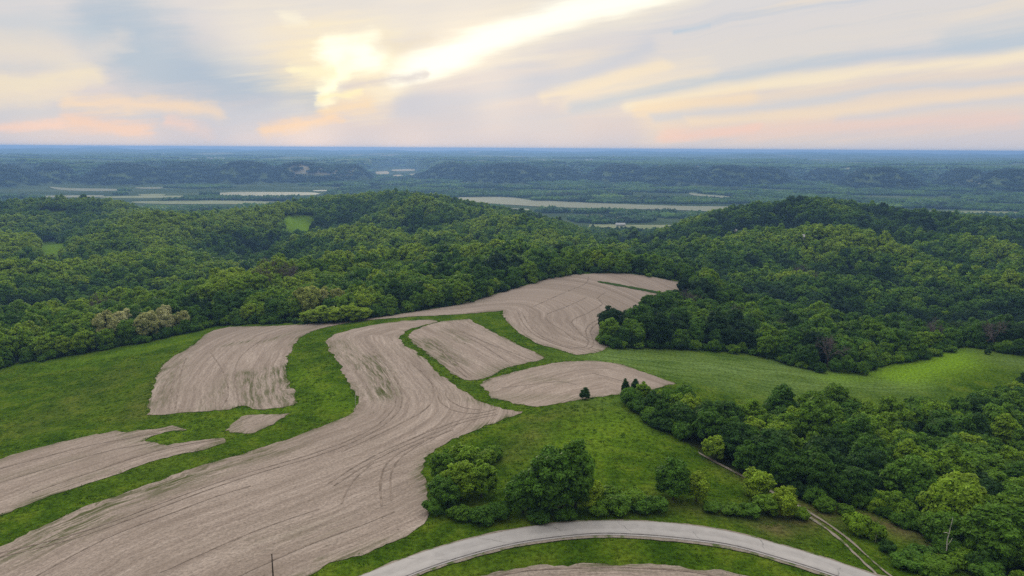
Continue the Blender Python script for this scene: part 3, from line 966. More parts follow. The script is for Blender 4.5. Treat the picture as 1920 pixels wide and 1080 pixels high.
# ------------------------------------------------------------------ road and farm track
def ribbon(name, left_px, right_px, mats, lift, cols=6, step=2.5, pxstep=7.0, rough=0.0):
    L, R = ground_curve(left_px, False, 1.0, pxstep), ground_curve(right_px, False, 1.0, pxstep)
    n = int(max(len(L), len(R)) / step)
    t = np.linspace(0, 1, n)

    def pick(c):
        s = np.linspace(0, 1, len(c))
        return np.c_[np.interp(t, s, c[:, 0]), np.interp(t, s, c[:, 1])]
    L, R = pick(L), pick(R)
    if rough:
        L += rng.normal(0, rough, L.shape)
        R += rng.normal(0, rough, R.shape)
    RIBBONS.append(np.vstack([L, R[::-1]]))
    u = np.linspace(0, 1, cols + 1)
    P = L[:, None] * (1 - u)[None, :, None] + R[:, None] * u[None, :, None]
    al = np.r_[0, np.cumsum(np.linalg.norm(np.diff((L + R) / 2, axis=0), axis=1))]
    V = P.reshape(-1, 2)
    Z = height(V[:, 0], V[:, 1]) + lift
    i, j = np.meshgrid(np.arange(n - 1), np.arange(cols), indexing='ij')
    k = cols + 1
    F = np.stack([i * k + j + 1, i * k + j, (i + 1) * k + j, (i + 1) * k + j + 1], -1).reshape(-1, 4)
    me = make_mesh(name, np.c_[V, Z], F.astype(np.int32), mats, True)
    fattr(me, 'rowco', np.c_[np.tile(u, n), np.repeat(al, k), np.zeros(len(V))], 'POINT', 'FLOAT_VECTOR')
    # face up
    p = me.polygons[0].normal
    if p.z < 0:
        me.flip_normals()
    return structure(link(name, me))


UP = [(560, 1128), (681, 1080), (788, 1039), (899, 1008), (1010, 987), (1103, 979), (1196, 979), (1280, 985), (1373, 1000), (1465, 1024), (1558, 1052), (1650, 1084), (1760, 1125)]
LOW = [(690, 1118), (770, 1082), (862, 1050), (973, 1022), (1103, 1006), (1196, 1007), (1280, 1014), (1373, 1027), (1465, 1052), (1552, 1079), (1650, 1115), (1730, 1145)]


def shift(c, dy):
    return [(x, y + dy) for x, y in c]


ribbon("road", UP, LOW, [M_ROAD], 0.30, 8)
ribbon("road_shoulder", shift(LOW, -1.5), shift(LOW, 4.5), [M_GRAVEL], 0.22, 3, rough=0.12)
ribbon("road_verge_gravel", shift(UP, -2.5), shift(UP, 1.5), [M_GRAVEL], 0.22, 3, rough=0.15)
ribbon("road_edge_line", shift(LOW, -4.0), shift(LOW, -2.2), [M_SEAM], 0.34, 1)
ribbon("farm_track", [(1632, 1076), (1700, 1092), (1740, 1110)], [(1640, 1120), (1700, 1130), (1730, 1140)], [M_GRAVEL], 0.28, 4, rough=0.3)
TR = [(1310, 847), (1345, 866), (1380, 884), (1420, 906), (1460, 927), (1500, 948), (1545, 976), (1590, 1008), (1625, 1040), (1655, 1066), (1690, 1094)]
ribbon("track_rut", shift(TR, 0.8), shift(TR, 4.5), [M_GRAVEL], 0.2, 2, rough=0.12)
TR2 = [(1495, 954), (1535, 980), (1575, 1010), (1608, 1042), (1636, 1068), (1660, 1092)]
ribbon("track_rut", shift(TR2, 0), shift(TR2, 4.0), [M_GRAVEL], 0.2, 2, rough=0.12)

# ------------------------------------------------------------------ water and fields of the river valley
m, n = material("water")
pos = n.n('ShaderNodeNewGeometry').outputs['Position']
b = finish(n, (0.20, 0.21, 0.13), 0.7, n.noise(n.v('MULTIPLY', pos, (0.03, 0.08, 0)), 1.0, 3), 0.05, 0.5, 0.08)
M_WATER = m


def flat(name, px, m, lift, kind='structure'):
    pl = []
    for p in spline(px, True, 12):
        d = ray(*p)
        t = (VALLEY + lift - CAM_Z) / d[2]
        pl.append((d[0] * t, d[1] * t))
    pl = resample(pl, 15, True)
    me = make_mesh(name, np.c_[pl, np.full(len(pl), VALLEY + lift)], [list(range(len(pl)))], [m])
    if me.polygons[0].normal.z < 0:
        me.flip_normals()
    structure(link(name, me), kind)
    return pl


RIVER = [(845, 371), (905, 369), (960, 370), (1000, 376), (1040, 377), (1150, 382), (1280, 386), (1380, 388), (1380, 397), (1250, 393), (1150, 391), (1030, 388), (960, 384), (900, 381), (840, 377)]
AVOID = [flat("river", RIVER, M_WATER, 1.2)]
for px in ([(400, 363), (440, 360), (520, 360), (590, 361), (592, 365), (500, 367.5), (420, 366.5)], [(588, 356.5), (620, 356.3), (618, 358), (592, 358.5)],
           [(92, 350), (130, 352.6), (215, 354), (218, 357.5), (150, 357.8), (110, 355.5)], [(255, 351.5), (302, 351.5), (300, 353.5), (262, 353.5)],
           [(1294, 361.5), (1330, 365.5), (1370, 368.5), (1368, 371.5), (1320, 368.5), (1296, 365)], [(950, 391), (992, 391.5), (985, 395), (952, 394.5)],
           [(1895, 411), (1960, 410), (1960, 414), (1900, 414)], [(80, 367), (190, 366), (180, 369.5), (90, 370)]):
    AVOID.append(flat("pond", px, M_WATER, 1.2))
mf, n = material("valley_crop")
pos = n.n('ShaderNodeNewGeometry').outputs['Position']
finish(n, n.ramp(n.noise(pos, 0.012, 4), [(0.3, (0.13, 0.17, 0.06)), (0.7, (0.24, 0.25, 0.13))]), 0.95)
mt_, n = material("stubble_crop")
pos = n.n('ShaderNodeNewGeometry').outputs['Position']
finish(n, n.ramp(n.noise(pos, 0.01, 4), [(0.3, (0.24, 0.21, 0.11)), (0.7, (0.36, 0.30, 0.18))]), 0.95)
for px, mm in (([(250, 378), (400, 376), (540, 379), (500, 382), (300, 382)], mf), ([(180, 369), (270, 367), (350, 367), (340, 370), (240, 371.5)], mf),
               ([(690, 324), (725, 320.5), (728, 326), (700, 327)], mt_), ([(735, 318), (790, 316.5), (788, 319.5), (745, 321)], mt_), ([(765, 326.5), (808, 325.5), (806, 331), (785, 332)], mt_),
               ([(735, 328.5), (752, 327.5), (754, 331), (738, 331)], mt_), ([(1105, 421), (1180, 421.5), (1262, 422.5), (1258, 428), (1180, 432), (1120, 430)], mf),
               ([(1440, 392), (1600, 393.5), (1900, 397), (1900, 401), (1600, 398), (1450, 395)], mf), ([(260, 364.5), (300, 363.5), (310, 366), (270, 367)], mf)):
    AVOID.append(flat("valley_field", px, mm, 0.6))

# ------------------------------------------------------------------ foliage
def mat_leaf():
    m, n = material("foliage")
    t = n.attr('tint', 'INSTANCER')
    c = n.ramp(t, [(0.0, (0.016, 0.042, 0.014)), (0.1, (0.036, 0.092, 0.016)), (0.3, (0.080, 0.180, 0.018)), (0.55, (0.175, 0.300, 0.020)), (0.78, (0.280, 0.390, 0.028)),  # darkest stop paints shade onto the bluff woods
                   (0.88, (0.320, 0.340, 0.120)), (1.0, (0.58, 0.58, 0.38))])
    lf = n.attr('leaf')
    k = n.m('MULTIPLY_ADD', lf, 0.9, 0.55)
    c = n.mix(1.0, c, n.xyz(k, k, n.m('MULTIPLY', k, 0.95)), 'MULTIPLY')
    d = n.n('ShaderNodeBsdfPrincipled')
    n.put(d.inputs['Base Color'], c)
    d.inputs['Roughness'].default_value = 0.6
    d.inputs['Specular IOR Level'].default_value = 0.1
    tr = n.n('ShaderNodeBsdfTranslucent')
    n.put(tr.inputs[0], n.mix(1.0, c, (1.3, 1.25, 0.6), 'MULTIPLY'))
    mx = n.n('ShaderNodeMixShader')
    mx.inputs[0].default_value = 0.28
    n.t.links.new(d.outputs[0], mx.inputs[1])
    n.t.links.new(tr.outputs[0], mx.inputs[2])
    o = n.n('ShaderNodeOutputMaterial')
    n.t.links.new(mx.outputs[0], o.inputs[0])
    return m


M_LEAF = mat_leaf()
M_BARK = mat_plain("bark", (0.095, 0.075, 0.058), 0.4, 3.0, 0.9)
M_TWIG = mat_plain("bare_twigs", (0.150, 0.118, 0.120), 0.3, 3.0, 0.9)
M_PALEBARK = mat_plain("pale_bark", (0.50, 0.47, 0.43), 0.3, 4.0, 0.8)


def unit(v):
    return v / (np.linalg.norm(v, axis=-1, keepdims=True) + 1e-9)


def ico(sub):
    import bmesh
    bm = bmesh.new()
    bmesh.ops.create_icosphere(bm, subdivisions=sub, radius=1.0)
    V = np.array([v.co[:] for v in bm.verts])
    F = np.array([[v.index for v in f.verts] for f in bm.faces])
    bm.free()
    return V, F


ICO1, ICO2 = ico(1), ico(2)


def crown_mesh(name, seed, R=5.4, z0=2.2, z1=14.0, lobes=34, leaves=190, size=0.5, lobe_r=(1.5, 2.5), shape='round', core=True, sub=1):
    """leaf clumps set round the outside of an irregular crown; the clumps carry small leaf faces"""
    r = np.random.default_rng(seed)
    zc, hz_ = (z0 + z1) / 2, (z1 - z0) / 2
    C, RAD = [], []
    k = 0
    while len(C) < lobes and k < 4000:
        k += 1
        d = unit(r.normal(size=3))
        if d[2] < -0.65:
            continue
        rr = r.uniform(0.62, 0.95) * (1 + 0.16 * math.sin(3 * math.atan2(d[1], d[0]) + seed))
        p = d * rr
        wd = 1.0
        if shape == 'cone':
            wd = 0.95 - 0.62 * (p[2] + 1) / 2
        elif shape == 'spread':
            wd = 0.75 + 0.32 * (p[2] + 1) / 2
        elif shape == 'oval':
            wd = 1.0 - 0.22 * max(p[2], 0)
        lr = r.uniform(*lobe_r)
        q = np.array([p[0] * (R - lr * 0.5) * wd, p[1] * (R - lr * 0.5) * wd, zc + p[2] * (hz_ - lr * 0.4)])
        if any(np.linalg.norm(q - c) < 0.55 * (lr + b) * 0.85 for c, b in zip(C, RAD)):
            continue
        C.append(q)
        RAD.append(lr)
    C, RAD = np.array(C), np.array(RAD)
    V, F4, leaf = [], [], []
    nv = 0
    ctr = np.array([0, 0, zc - hz_ * 0.25])
    for c, lr in zip(C, RAD):
        out = unit(c - ctr)
        nl = int(leaves * (lr / np.mean(lobe_r)) ** 2)
        d = unit(r.normal(size=(nl, 3)) + out * 0.55 + np.array([0, 0, 0.25]))
        bump = 1 + 0.16 * np.sin(d[:, 0] * 5 + seed) * np.sin(d[:, 1] * 5 + lr) * np.sin(d[:, 2] * 5)
        pos = c + d * (lr * bump * r.uniform(0.82, 1.12, nl))[:, None] * np.array([1, 1, 0.86])
        nrm = unit(d + r.normal(size=(nl, 3)) * 0.45 + np.array([0, 0, 0.2]))
        t1 = unit(np.cross(nrm, r.normal(size=(nl, 3))))
        t2 = np.cross(nrm, t1)
        s = (size * r.uniform(0.55, 1.25, nl))[:, None]
        qv = np.stack([pos - t1 * s, pos + t2 * s * 0.55 - t1 * s * .1, pos + t1 * s, pos - t2 * s * 0.55 + t1 * s * .1], 1).reshape(-1, 3)
        V.append(qv)
        F4.append(np.arange(nv, nv + nl * 4).reshape(-1, 4))
        base = r.uniform(0.3, 0.7)
        leaf.append(np.clip(base + r.normal(0, 0.2, nl), 0, 1))
        nv += nl * 4
        if core:
            iv, fi = ICO1 if sub == 1 else ICO2
            V.append(c + iv * lr * 0.80 * np.array([1, 1, 0.86]) * (1 + 0.1 * r.normal(size=(len(iv), 1))))
            f = np.c_[fi, fi[:, 2:]] + nv
            F4.append(f)
            leaf.append(np.full(len(f), base))
            nv += len(iv)
    F = np.vstack(F4)
    tri = F[:, 2] == F[:, 3]
    faces = [list(f[:3]) if t else list(f) for f, t in zip(F.tolist(), tri)]
    me = make_mesh(name, np.vstack(V), faces, [M_LEAF], False)
    lf = np.concatenate(leaf)
    fattr(me, 'leaf', lf[:len(me.polygons)], 'FACE')
    return me


def tube(path, radii, seg=7):
    path = np.array(path, float)
    V, F = [], []
    for i, (p, r) in enumerate(zip(path, radii)):
        t = unit(path[min(i + 1, len(path) - 1)] - path[max(i - 1, 0)])
        a = unit(np.cross(t, [0.3, 0.9, 0.1]))
        b = np.cross(t, a)
        for k in range(seg):
            th = 2 * math.pi * k / seg
            V.append(p + r * (a * math.cos(th) + b * math.sin(th)))
    for i in range(len(path) - 1):
        for k in range(seg):
            F.append([i * seg + k, i * seg + (k + 1) % seg, (i + 1) * seg + (k + 1) % seg, (i + 1) * seg + k])
    F.append(list(range(seg))[::-1])
    F.append([(len(path) - 1) * seg + k for k in range(seg)])
    return np.array(V), F


def tubes_mesh(name, parts, mat):
    V, F, n = [], [], 0
    for v, f in parts:
        V.append(v)
        F += [[i + n for i in q] for q in f]
        n += len(v)
    return make_mesh(name, np.vstack(V), F, [mat], True)


def trunk_mesh(name, seed, h=9.0, r0=0.34, limbs=6, spread=3.4):
    r = np.random.default_rng(seed)
    bend = r.normal(0, 0.25, (5, 2)).cumsum(0)
    path = [(0, 0, -1.2)] + [(bend[i][0], bend[i][1], h * (i + 1) / 5) for i in range(5)]
    parts = [tube(path, [r0 * 1.35, r0, r0 * .85, r0 * .65, r0 * .45, r0 * .22], 8)]
    for k in range(limbs):
        a = 2 * math.pi * k / limbs + r.uniform(-.4, .4)
        zz = h * r.uniform(0.3, 0.75)
        o = np.array([np.interp(zz, [p[2] for p in path], [p[0] for p in path]), np.interp(zz, [p[2] for p in path], [p[1] for p in path]), zz])
        d = np.array([math.cos(a), math.sin(a), r.uniform(0.5, 1.0)]) * spread
        parts.append(tube([o, o + d * .4 + [0, 0, .1], o + d * .75 + [0, 0, .5], o + d + [0, 0, 1.0]], [r0 * .42, r0 * .32, r0 * .2, r0 * .08], 6))
    return tubes_mesh(name, parts, M_BARK)


# tree kinds, built once
KINDS = [dict(R=5.4, z0=0.7, z1=14, shape='round'), dict(R=6.2, z0=0.9, z1=12.5, shape='spread'), dict(R=4.5, z0=0.7, z1=15.5, shape='oval'),
         dict(R=5.0, z0=0.5, z1=12, shape='round'), dict(R=5.8, z0=0.9, z1=14.5, shape='oval'), dict(R=4.9, z0=0.5, z1=13, shape='spread')]
TREE_KINDS = [(crown_mesh("crown", 100 + i, lobes=[62, 74, 58, 54, 70, 56][i], leaves=115, size=0.46, lobe_r=(0.9, 2.0), **k), trunk_mesh("trunk", 200 + i, k['z1'] * .68, 0.33, 6, k['R'] * .55)) for i, k in enumerate(KINDS)]
SHRUB_KINDS = [(crown_mesh("crown", 140 + i, R=2.3, z0=0.0, z1=3.4, lobes=16, leaves=120, size=0.30, lobe_r=(0.6, 1.0)), trunk_mesh("trunk", 240 + i, 2.0, 0.07, 5, 1.2)) for i in range(3)]
CEDAR = (crown_mesh("crown", 150, R=2.2, z0=0.2, z1=5.6, lobes=26, leaves=110, size=0.26, lobe_r=(0.6, 0.9), shape='cone'), trunk_mesh("trunk", 250, 4.6, 0.12, 5, 0.9))


def bare_crown(name, seed):
    r = np.random.default_rng(seed)
    parts = []

    def grow(o, d, L, rad, lev):
        e = o + d * L
        mid = o + d * L * .5 + r.normal(0, L * .05, 3)
        parts.append(tube([o, mid, e], [rad, rad * .75, rad * .5], 4))
        if lev == 0:
            return
        for _ in range(4 if lev > 1 else 6):
            nd = unit(d + r.normal(0, 0.55, 3) + np.array([0, 0, .15]))
            grow(o + d * L * r.uniform(.45, 1.0), nd, L * r.uniform(.5, .75), rad * .55, lev - 1)
    for _ in range(6):
        grow(np.array([0, 0, r.uniform(3, 5)]), unit(np.array([*r.normal(0, .6, 2), 1.0])), r.uniform(3.5, 4.8), 0.15, 3)
    return tubes_mesh(name, parts, M_TWIG)


BARE = [(bare_crown("crown", 160 + i), trunk_mesh("trunk", 260 + i, 6.0, 0.26, 3, 2.0)) for i in range(2)]


def plant(name, label, cat, kind, x, y, sxy, sz, rz, tint, group=None):
    t = thing(name, label, cat, (x, y, float(height(x, y))), rz, group)
    t.scale = (sxy, sxy, sz)
    tr = link("trunk", kind[1], t)
    cr_ = link("crown", kind[0], t)
    cr_["tint"] = float(tint)
    return t


# ------------------------------------------------------------------ where the forest stands
def hexgrid(s, x0, x1, y0, y1, jit):
    ys = np.arange(y0, y1, s * 0.866)
    out = []
    for k, yy in enumerate(ys):
        xs = np.arange(x0 + (k % 2) * s / 2, x1, s)
        out.append(np.c_[xs, np.full(len(xs), yy)])
    p = np.vstack(out)
    return p + rng.uniform(-jit * s, jit * s, p.shape)


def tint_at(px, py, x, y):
    """kinds of tree gather in groups; painted light on ridges and left slopes, painted shade in hollows; darker right hill"""
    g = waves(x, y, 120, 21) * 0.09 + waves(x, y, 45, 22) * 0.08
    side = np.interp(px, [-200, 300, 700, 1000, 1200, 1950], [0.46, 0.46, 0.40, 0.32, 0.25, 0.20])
    ridge = np.where(np.hypot(x, y) > 420, near_h(x, y, bump) * 0.017, 0.0)  # ridges lighter, hollows darker: light and shade put into the leaf colour
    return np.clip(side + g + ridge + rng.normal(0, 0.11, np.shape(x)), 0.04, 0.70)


P = hexgrid(9.0, -1750, 1750, 120, 1900, 0.36)
rr_, aa_ = np.hypot(P[:, 0], P[:, 1]), np.abs(np.degrees(np.arctan2(P[:, 0], P[:, 1])))
P = P[(rr_ < 1880) & (aa_ < 44)]
keep = ~inside(OPEN, P[:, 0], P[:, 1])
keep &= dist_poly(np.array([hit(574, 606), hit(632, 605), hit(686, 600)]), P[:, 0], P[:, 1])[0] > 10
for c in CLEAR:
    keep &= ~inside(c, P[:, 0], P[:, 1])
P = P[keep]
Wd = hexgrid(8.6, WOOD[:, 0].min(), WOOD[:, 0].max(), WOOD[:, 1].min(), WOOD[:, 1].max(), 0.36)
Wd = Wd[inside(WOOD, Wd[:, 0], Wd[:, 1])]
ALL = np.vstack([P, Wd])
inwood = np.r_[np.zeros(len(P), bool), np.ones(len(Wd), bool)]
Z = height(ALL[:, 0], ALL[:, 1])
px, py, dep = project(np.c_[ALL, Z])
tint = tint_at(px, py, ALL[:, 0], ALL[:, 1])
scl = np.clip(rng.normal(1.06, 0.25, len(ALL)), 0.55, 1.5)
edge_d, _ = dist_poly(edge, ALL[:, 0], ALL[:, 1])
scl[(edge_d < 9) & ~inwood] *= 0.85
wd_d, _ = dist_poly(np.vstack([WOOD, WOOD[:1]]), ALL[:, 0], ALL[:, 1])
scl[inwood] *= np.where(wd_d[inwood] < 6, 0.72, 0.92) * np.interp(px[inwood], [1170, 1300, 1500], [0.72, 0.85, 1.0])
rot = rng.uniform(0, 2 * np.pi, len(ALL))
kind = rng.integers(0, 6, len(ALL))
size = scl * 14 * FPX / dep
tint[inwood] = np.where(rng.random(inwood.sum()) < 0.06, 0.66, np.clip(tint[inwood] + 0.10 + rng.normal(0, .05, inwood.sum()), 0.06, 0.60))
inframe = (px > -25) & (px < W + 25) & (py > 300) & (py - size < H + 5)
order = np.argsort(-np.where(inframe, size, 0))
# single trees that stand out of the forest by blossom or bare twigs: the tree whose crown shows at that place
taken, SPECIAL = set(), []
for what, spots in (("blossoming_tree", [(205, 598), (226, 592), (248, 586), (270, 582), (290, 590), (312, 592), (330, 586), (560, 545), (584, 540), (606, 534), (628, 540), (590, 556)]),
                    ("bare_tree", [(498, 496), (516, 488), (534, 496), (552, 488), (566, 500), (190, 550), (236, 546), (1502, 494), (1520, 500), (1380, 570), (1560, 650), (1746, 606), (1872, 620), (1285, 545), (1440, 600)])):
    for sx, sy in spots:
        dd = np.hypot(px - sx, py - size * 0.75 - sy)
        dd[list(taken)] = 1e9
        near = np.where((dd < 18) & inframe)[0]
        i = int(near[np.argmin(dep[near])]) if len(near) else int(np.argmin(dd))
        taken.add(i)
        SPECIAL.append((what, i))
order = np.array([i for i in order if i not in taken])
chosen = order[:236]
rest = np.setdiff1d(np.setdiff1d(np.arange(len(ALL)), chosen), np.array(sorted(taken)))
print("forest trees", len(ALL), "near wood", len(Wd), "in wood chosen", inwood[chosen].sum())

ORD = ["first", "second", "third", "fourth", "fifth", "sixth", "seventh", "eighth", "ninth", "tenth", "eleventh", "twelfth", "thirteenth", "fourteenth",
       "fifteenth", "sixteenth", "seventeenth", "eighteenth", "nineteenth", "twentieth"]


def nth(k):
    return ORD[k] if k < 20 else "%dth" % (k + 1)


def hue(t):
    return "dark green" if t < 0.24 else "mid green" if t < 0.42 else "fresh green" if t < 0.6 else "yellow-green" if t < 0.8 else "olive"


def build_wood():
    ids = [i for i in chosen if inwood[i]]
    ids.sort(key=lambda i: dep[i])
    nrow = 14
    per = math.ceil(len(ids) / nrow)
    for r in range(nrow):
        row = sorted(ids[r * per:(r + 1) * per], key=lambda i: px[i])
        for k, i in enumerate(row):
            s = "tall" if scl[i] > 0.92 else "low" if scl[i] < 0.62 else "rounded"
            lab = "%s %s tree in the %s row of the right-hand wood, %s from the left" % (s, hue(tint[i]), nth(r), nth(k))
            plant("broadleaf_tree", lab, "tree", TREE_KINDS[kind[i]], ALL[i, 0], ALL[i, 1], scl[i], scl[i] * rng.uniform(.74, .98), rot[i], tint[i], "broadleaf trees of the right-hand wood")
    ids = sorted([i for i in chosen if not inwood[i]], key=lambda i: px[i])
    for k, i in enumerate(ids):
        side = "left" if px[i] < 700 else "right"
        where = "wood edge above the left meadow" if px[i] < 420 else "wood edge behind the bare field" if px[i] < 1130 else "wood edge above the right-hand meadow"
        lab = "%s tree along the %s, %s from the left" % (hue(tint[i]), where, nth(k))
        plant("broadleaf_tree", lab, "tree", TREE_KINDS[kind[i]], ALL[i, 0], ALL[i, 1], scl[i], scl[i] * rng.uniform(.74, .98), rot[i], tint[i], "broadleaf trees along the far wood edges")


build_wood()


# ------------------------------------------------------------------ uncountable woods: instances of crown shapes on points
def scatter(name, protos, pos, rot, scl, kind, tint):
    me = bpy.data.meshes.new(name)
    me.vertices.add(len(pos))
    me.vertices.foreach_set('co', np.asarray(pos, np.float32).ravel())
    fattr(me, 'rot', rot)
    fattr(me, 'scl', scl, 'POINT', 'FLOAT_VECTOR')
    fattr(me, 'tint', tint)
    a = me.attributes.new('kind', 'INT', 'POINT')
    a.data.foreach_set('value', np.asarray(kind, np.int32))
    o = structure(link(name, me), 'stuff')
    g = bpy.data.node_groups.new(name, 'GeometryNodeTree')
    g.interface.new_socket("Geometry", in_out='INPUT', socket_type='NodeSocketGeometry')
    g.interface.new_socket("Geometry", in_out='OUTPUT', socket_type='NodeSocketGeometry')
    gi, go = g.nodes.new('NodeGroupInput'), g.nodes.new('NodeGroupOutput')
    iop = g.nodes.new('GeometryNodeInstanceOnPoints')
    join = g.nodes.new('GeometryNodeJoinGeometry')
    for k, pm in enumerate(protos):
        po = bpy.data.objects.new("crown_shape", pm)
        oi = g.nodes.new('GeometryNodeObjectInfo')
        oi.inputs['Object'].default_value = po
        oi.inputs['As Instance'].default_value = True
        g.links.new(oi.outputs['Geometry'], join.inputs[0])

    def named(nm, typ):
        na_ = g.nodes.new('GeometryNodeInputNamedAttribute')
        na_.data_type = typ
        na_.inputs['Name'].default_value = nm
        return na_.outputs['Attribute']
    cx = g.nodes.new('ShaderNodeCombineXYZ')
    g.links.new(named('rot', 'FLOAT'), cx.inputs[2])
    iop.inputs['Pick Instance'].default_value = True
    g.links.new(gi.outputs[0], iop.inputs['Points'])
    g.links.new(join.outputs[0], iop.inputs['Instance'])
    g.links.new(named('kind', 'INT'), iop.inputs['Instance Index'])
    g.links.new(cx.outputs[0], iop.inputs['Rotation'])
    g.links.new(named('scl', 'FLOAT_VECTOR'), iop.inputs['Scale'])
    g.links.new(iop.outputs[0], go.inputs[0])
    o.modifiers.new("scatter", 'NODES').node_group = g
    return o


MID = [crown_mesh("crown", 300 + i, lobes=[34, 38, 30, 30, 36, 30][i], leaves=40, size=0.75, lobe_r=(1.1, 2.3), **k) for i, k in enumerate(KINDS)]
NEARM = [k[0] for k in TREE_KINDS]
isn = dep[rest] < 620
for nm, sel, prot in (("forest_edge", rest[isn], NEARM), ("forest", rest[~isn], MID)):
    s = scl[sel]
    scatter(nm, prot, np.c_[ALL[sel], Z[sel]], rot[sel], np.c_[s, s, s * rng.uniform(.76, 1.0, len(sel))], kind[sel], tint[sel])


def along(line, step, spread):
    q = resample(line, step, False)
    return q + rng.normal(0, spread, q.shape)


# low brush that closes the wood edges down to the grass
B = np.vstack([along(edge[3:-3], 1.7, 2.0), along(np.vstack([WOOD, WOOD[:1]]), 1.7, 1.5)])
tn = ~(inside(OPEN, B[:, 0], B[:, 1]) & ~inside(WOOD, B[:, 0], B[:, 1]) & (rng.random(len(B)) < 0.75))
trk = dist_poly(np.array([hit(*q) for q in TR]), B[:, 0], B[:, 1])[0] > 4.5
ced = dist_poly(np.array([hit(1165, 745), hit(1200, 742)]), B[:, 0], B[:, 1])[0] > 9
B = B[tn & trk & ced & (np.hypot(B[:, 0], B[:, 1]) < 900)]
bs = rng.uniform(0.7, 1.7, len(B))
scatter("underbrush", [k_[0] for k_ in SHRUB_KINDS], np.c_[B, height(B[:, 0], B[:, 1])], rng.uniform(0, 6.28, len(B)), np.c_[bs, bs, bs * rng.uniform(.7, 1.3, len(B))],
        rng.integers(0, 3, len(B)), np.clip(rng.normal(0.3, 0.12, len(B)), 0.05, 0.7))


# grass: tufts of blades over all the meadows and strips, thickest at the soil edges
mg, n = material("grass_blades")
tg = n.attr('tint', 'INSTANCER')
n_ = n.attr('leaf')
k_ = n.m('MULTIPLY_ADD', n_, 0.8, 0.6)
finish(n, n.mix(1.0, n.ramp(tg, [(0.0, (0.060, 0.130, 0.007)), (0.5, (0.132, 0.222, 0.014)), (1.0, (0.245, 0.275, 0.045))]), n.xyz(k_, k_, k_), 'MULTIPLY'), 1.0, spec=0.0)


def tuft_mesh(seed, blades, rad, hgt):
    r = np.random.default_rng(seed)
    V, F, lf = [], [], []
    for _ in range(blades):
        a, q = r.uniform(0, 6.28), rad * math.sqrt(r.random())
        b = np.array([q * math.cos(a), q * math.sin(a), -0.05])
        d = np.array([math.cos(a), math.sin(a), 0]) * r.uniform(.1, .5) * hgt
        sd_ = np.array([-math.sin(a + r.normal(0, .6)), math.cos(a + r.normal(0, .6)), 0]) * r.uniform(.06, .16)
        h = hgt * r.uniform(.5, 1.1)
        k = len(V)
        V += [b - sd_, b + sd_, b + d * .5 + sd_ * .8 + [0, 0, h * .7], b + d * .5 - sd_ * .8 + [0, 0, h * .7], b + d + [0, 0, h]]
        F += [[k, k + 1, k + 2, k + 3], [k + 3, k + 2, k + 4]]
        lf += [r.random()] * 2
    me = make_mesh("tuft", np.array(V), F, [mg])
    fattr(me, 'leaf', lf, 'FACE')
    return me


TUFTS = [tuft_mesh(500 + i, 30, 0.9, 0.24) for i in range(3)]
T = hexgrid(2.3, -300, 330, 118, 370, 0.45)
ta = np.abs(np.degrees(np.arctan2(T[:, 0], T[:, 1])))
T = T[(ta < 42) & inside(OPEN, T[:, 0], T[:, 1]) & ~inside(WOOD, T[:, 0], T[:, 1])]
T = T[rng.random(len(T)) < np.clip(0.5 + 0.25 * waves(T[:, 0], T[:, 1], 30, 71), 0.15, 1)]
E = np.vstack([along(np.vstack([o_, o_[:1]]), 1.1, 0.45) for o_ in SHEETS])
T = T[dist_poly(np.array([hit(1180, 672), hit(1560, 712), hit(1790, 670)]), T[:, 0], T[:, 1])[0] > 40]
T = np.vstack([T, E[(E[:, 1] > 110) & (E[:, 1] < 520)]])
ok = np.ones(len(T), bool)
for o_ in SHEETS[:7]:
    ok &= ~(inside(o_, T[:, 0], T[:, 1]) & (rng.random(len(T)) < 0.996))
for o_ in RIBBONS:
    ok &= ~inside(o_, T[:, 0], T[:, 1])
T = T[ok]
ts = rng.uniform(0.6, 1.35, len(T))
scatter("grass", TUFTS, np.c_[T, height(T[:, 0], T[:, 1])], rng.uniform(0, 6.28, len(T)), np.c_[ts, ts, ts * rng.uniform(.6, 1.3, len(T))], rng.integers(0, 3, len(T)),
        np.clip(0.38 + 0.14 * waves(T[:, 0], T[:, 1], 40, 72) + 0.1 * waves(T[:, 0], T[:, 1], 9, 73) + rng.normal(0, 0.12, len(T)), 0, 1))
print("tufts", len(T))


def grove_mesh(name, seed, size, n, h):
    """a patch of distant wood: many small crowns side by side"""
    r = np.random.default_rng(seed)
    V, F, lf, nv = [], [], [], 0
    iv, fi = ICO1
    for _ in range(n):
        c = np.array([*r.uniform(-size / 2, size / 2, 2), 0])
        hh = h * r.uniform(0.7, 1.15)
        w = size / math.sqrt(n) * r.uniform(0.55, 0.85)
        v = iv * np.array([w, w, hh * .55]) * (1 + r.normal(0, .12, (len(iv), 1))) + c + [0, 0, hh * .5]
        V.append(v)
        F.append(fi + nv)
        lf.append(np.full(len(fi), r.uniform(.32, .68)))
        nv += len(iv)
    me = make_mesh(name, np.vstack(V), np.vstack(F).astype(np.int32), [M_LEAF], False)
    fattr(me, 'leaf', np.concatenate(lf), 'FACE')
    return me


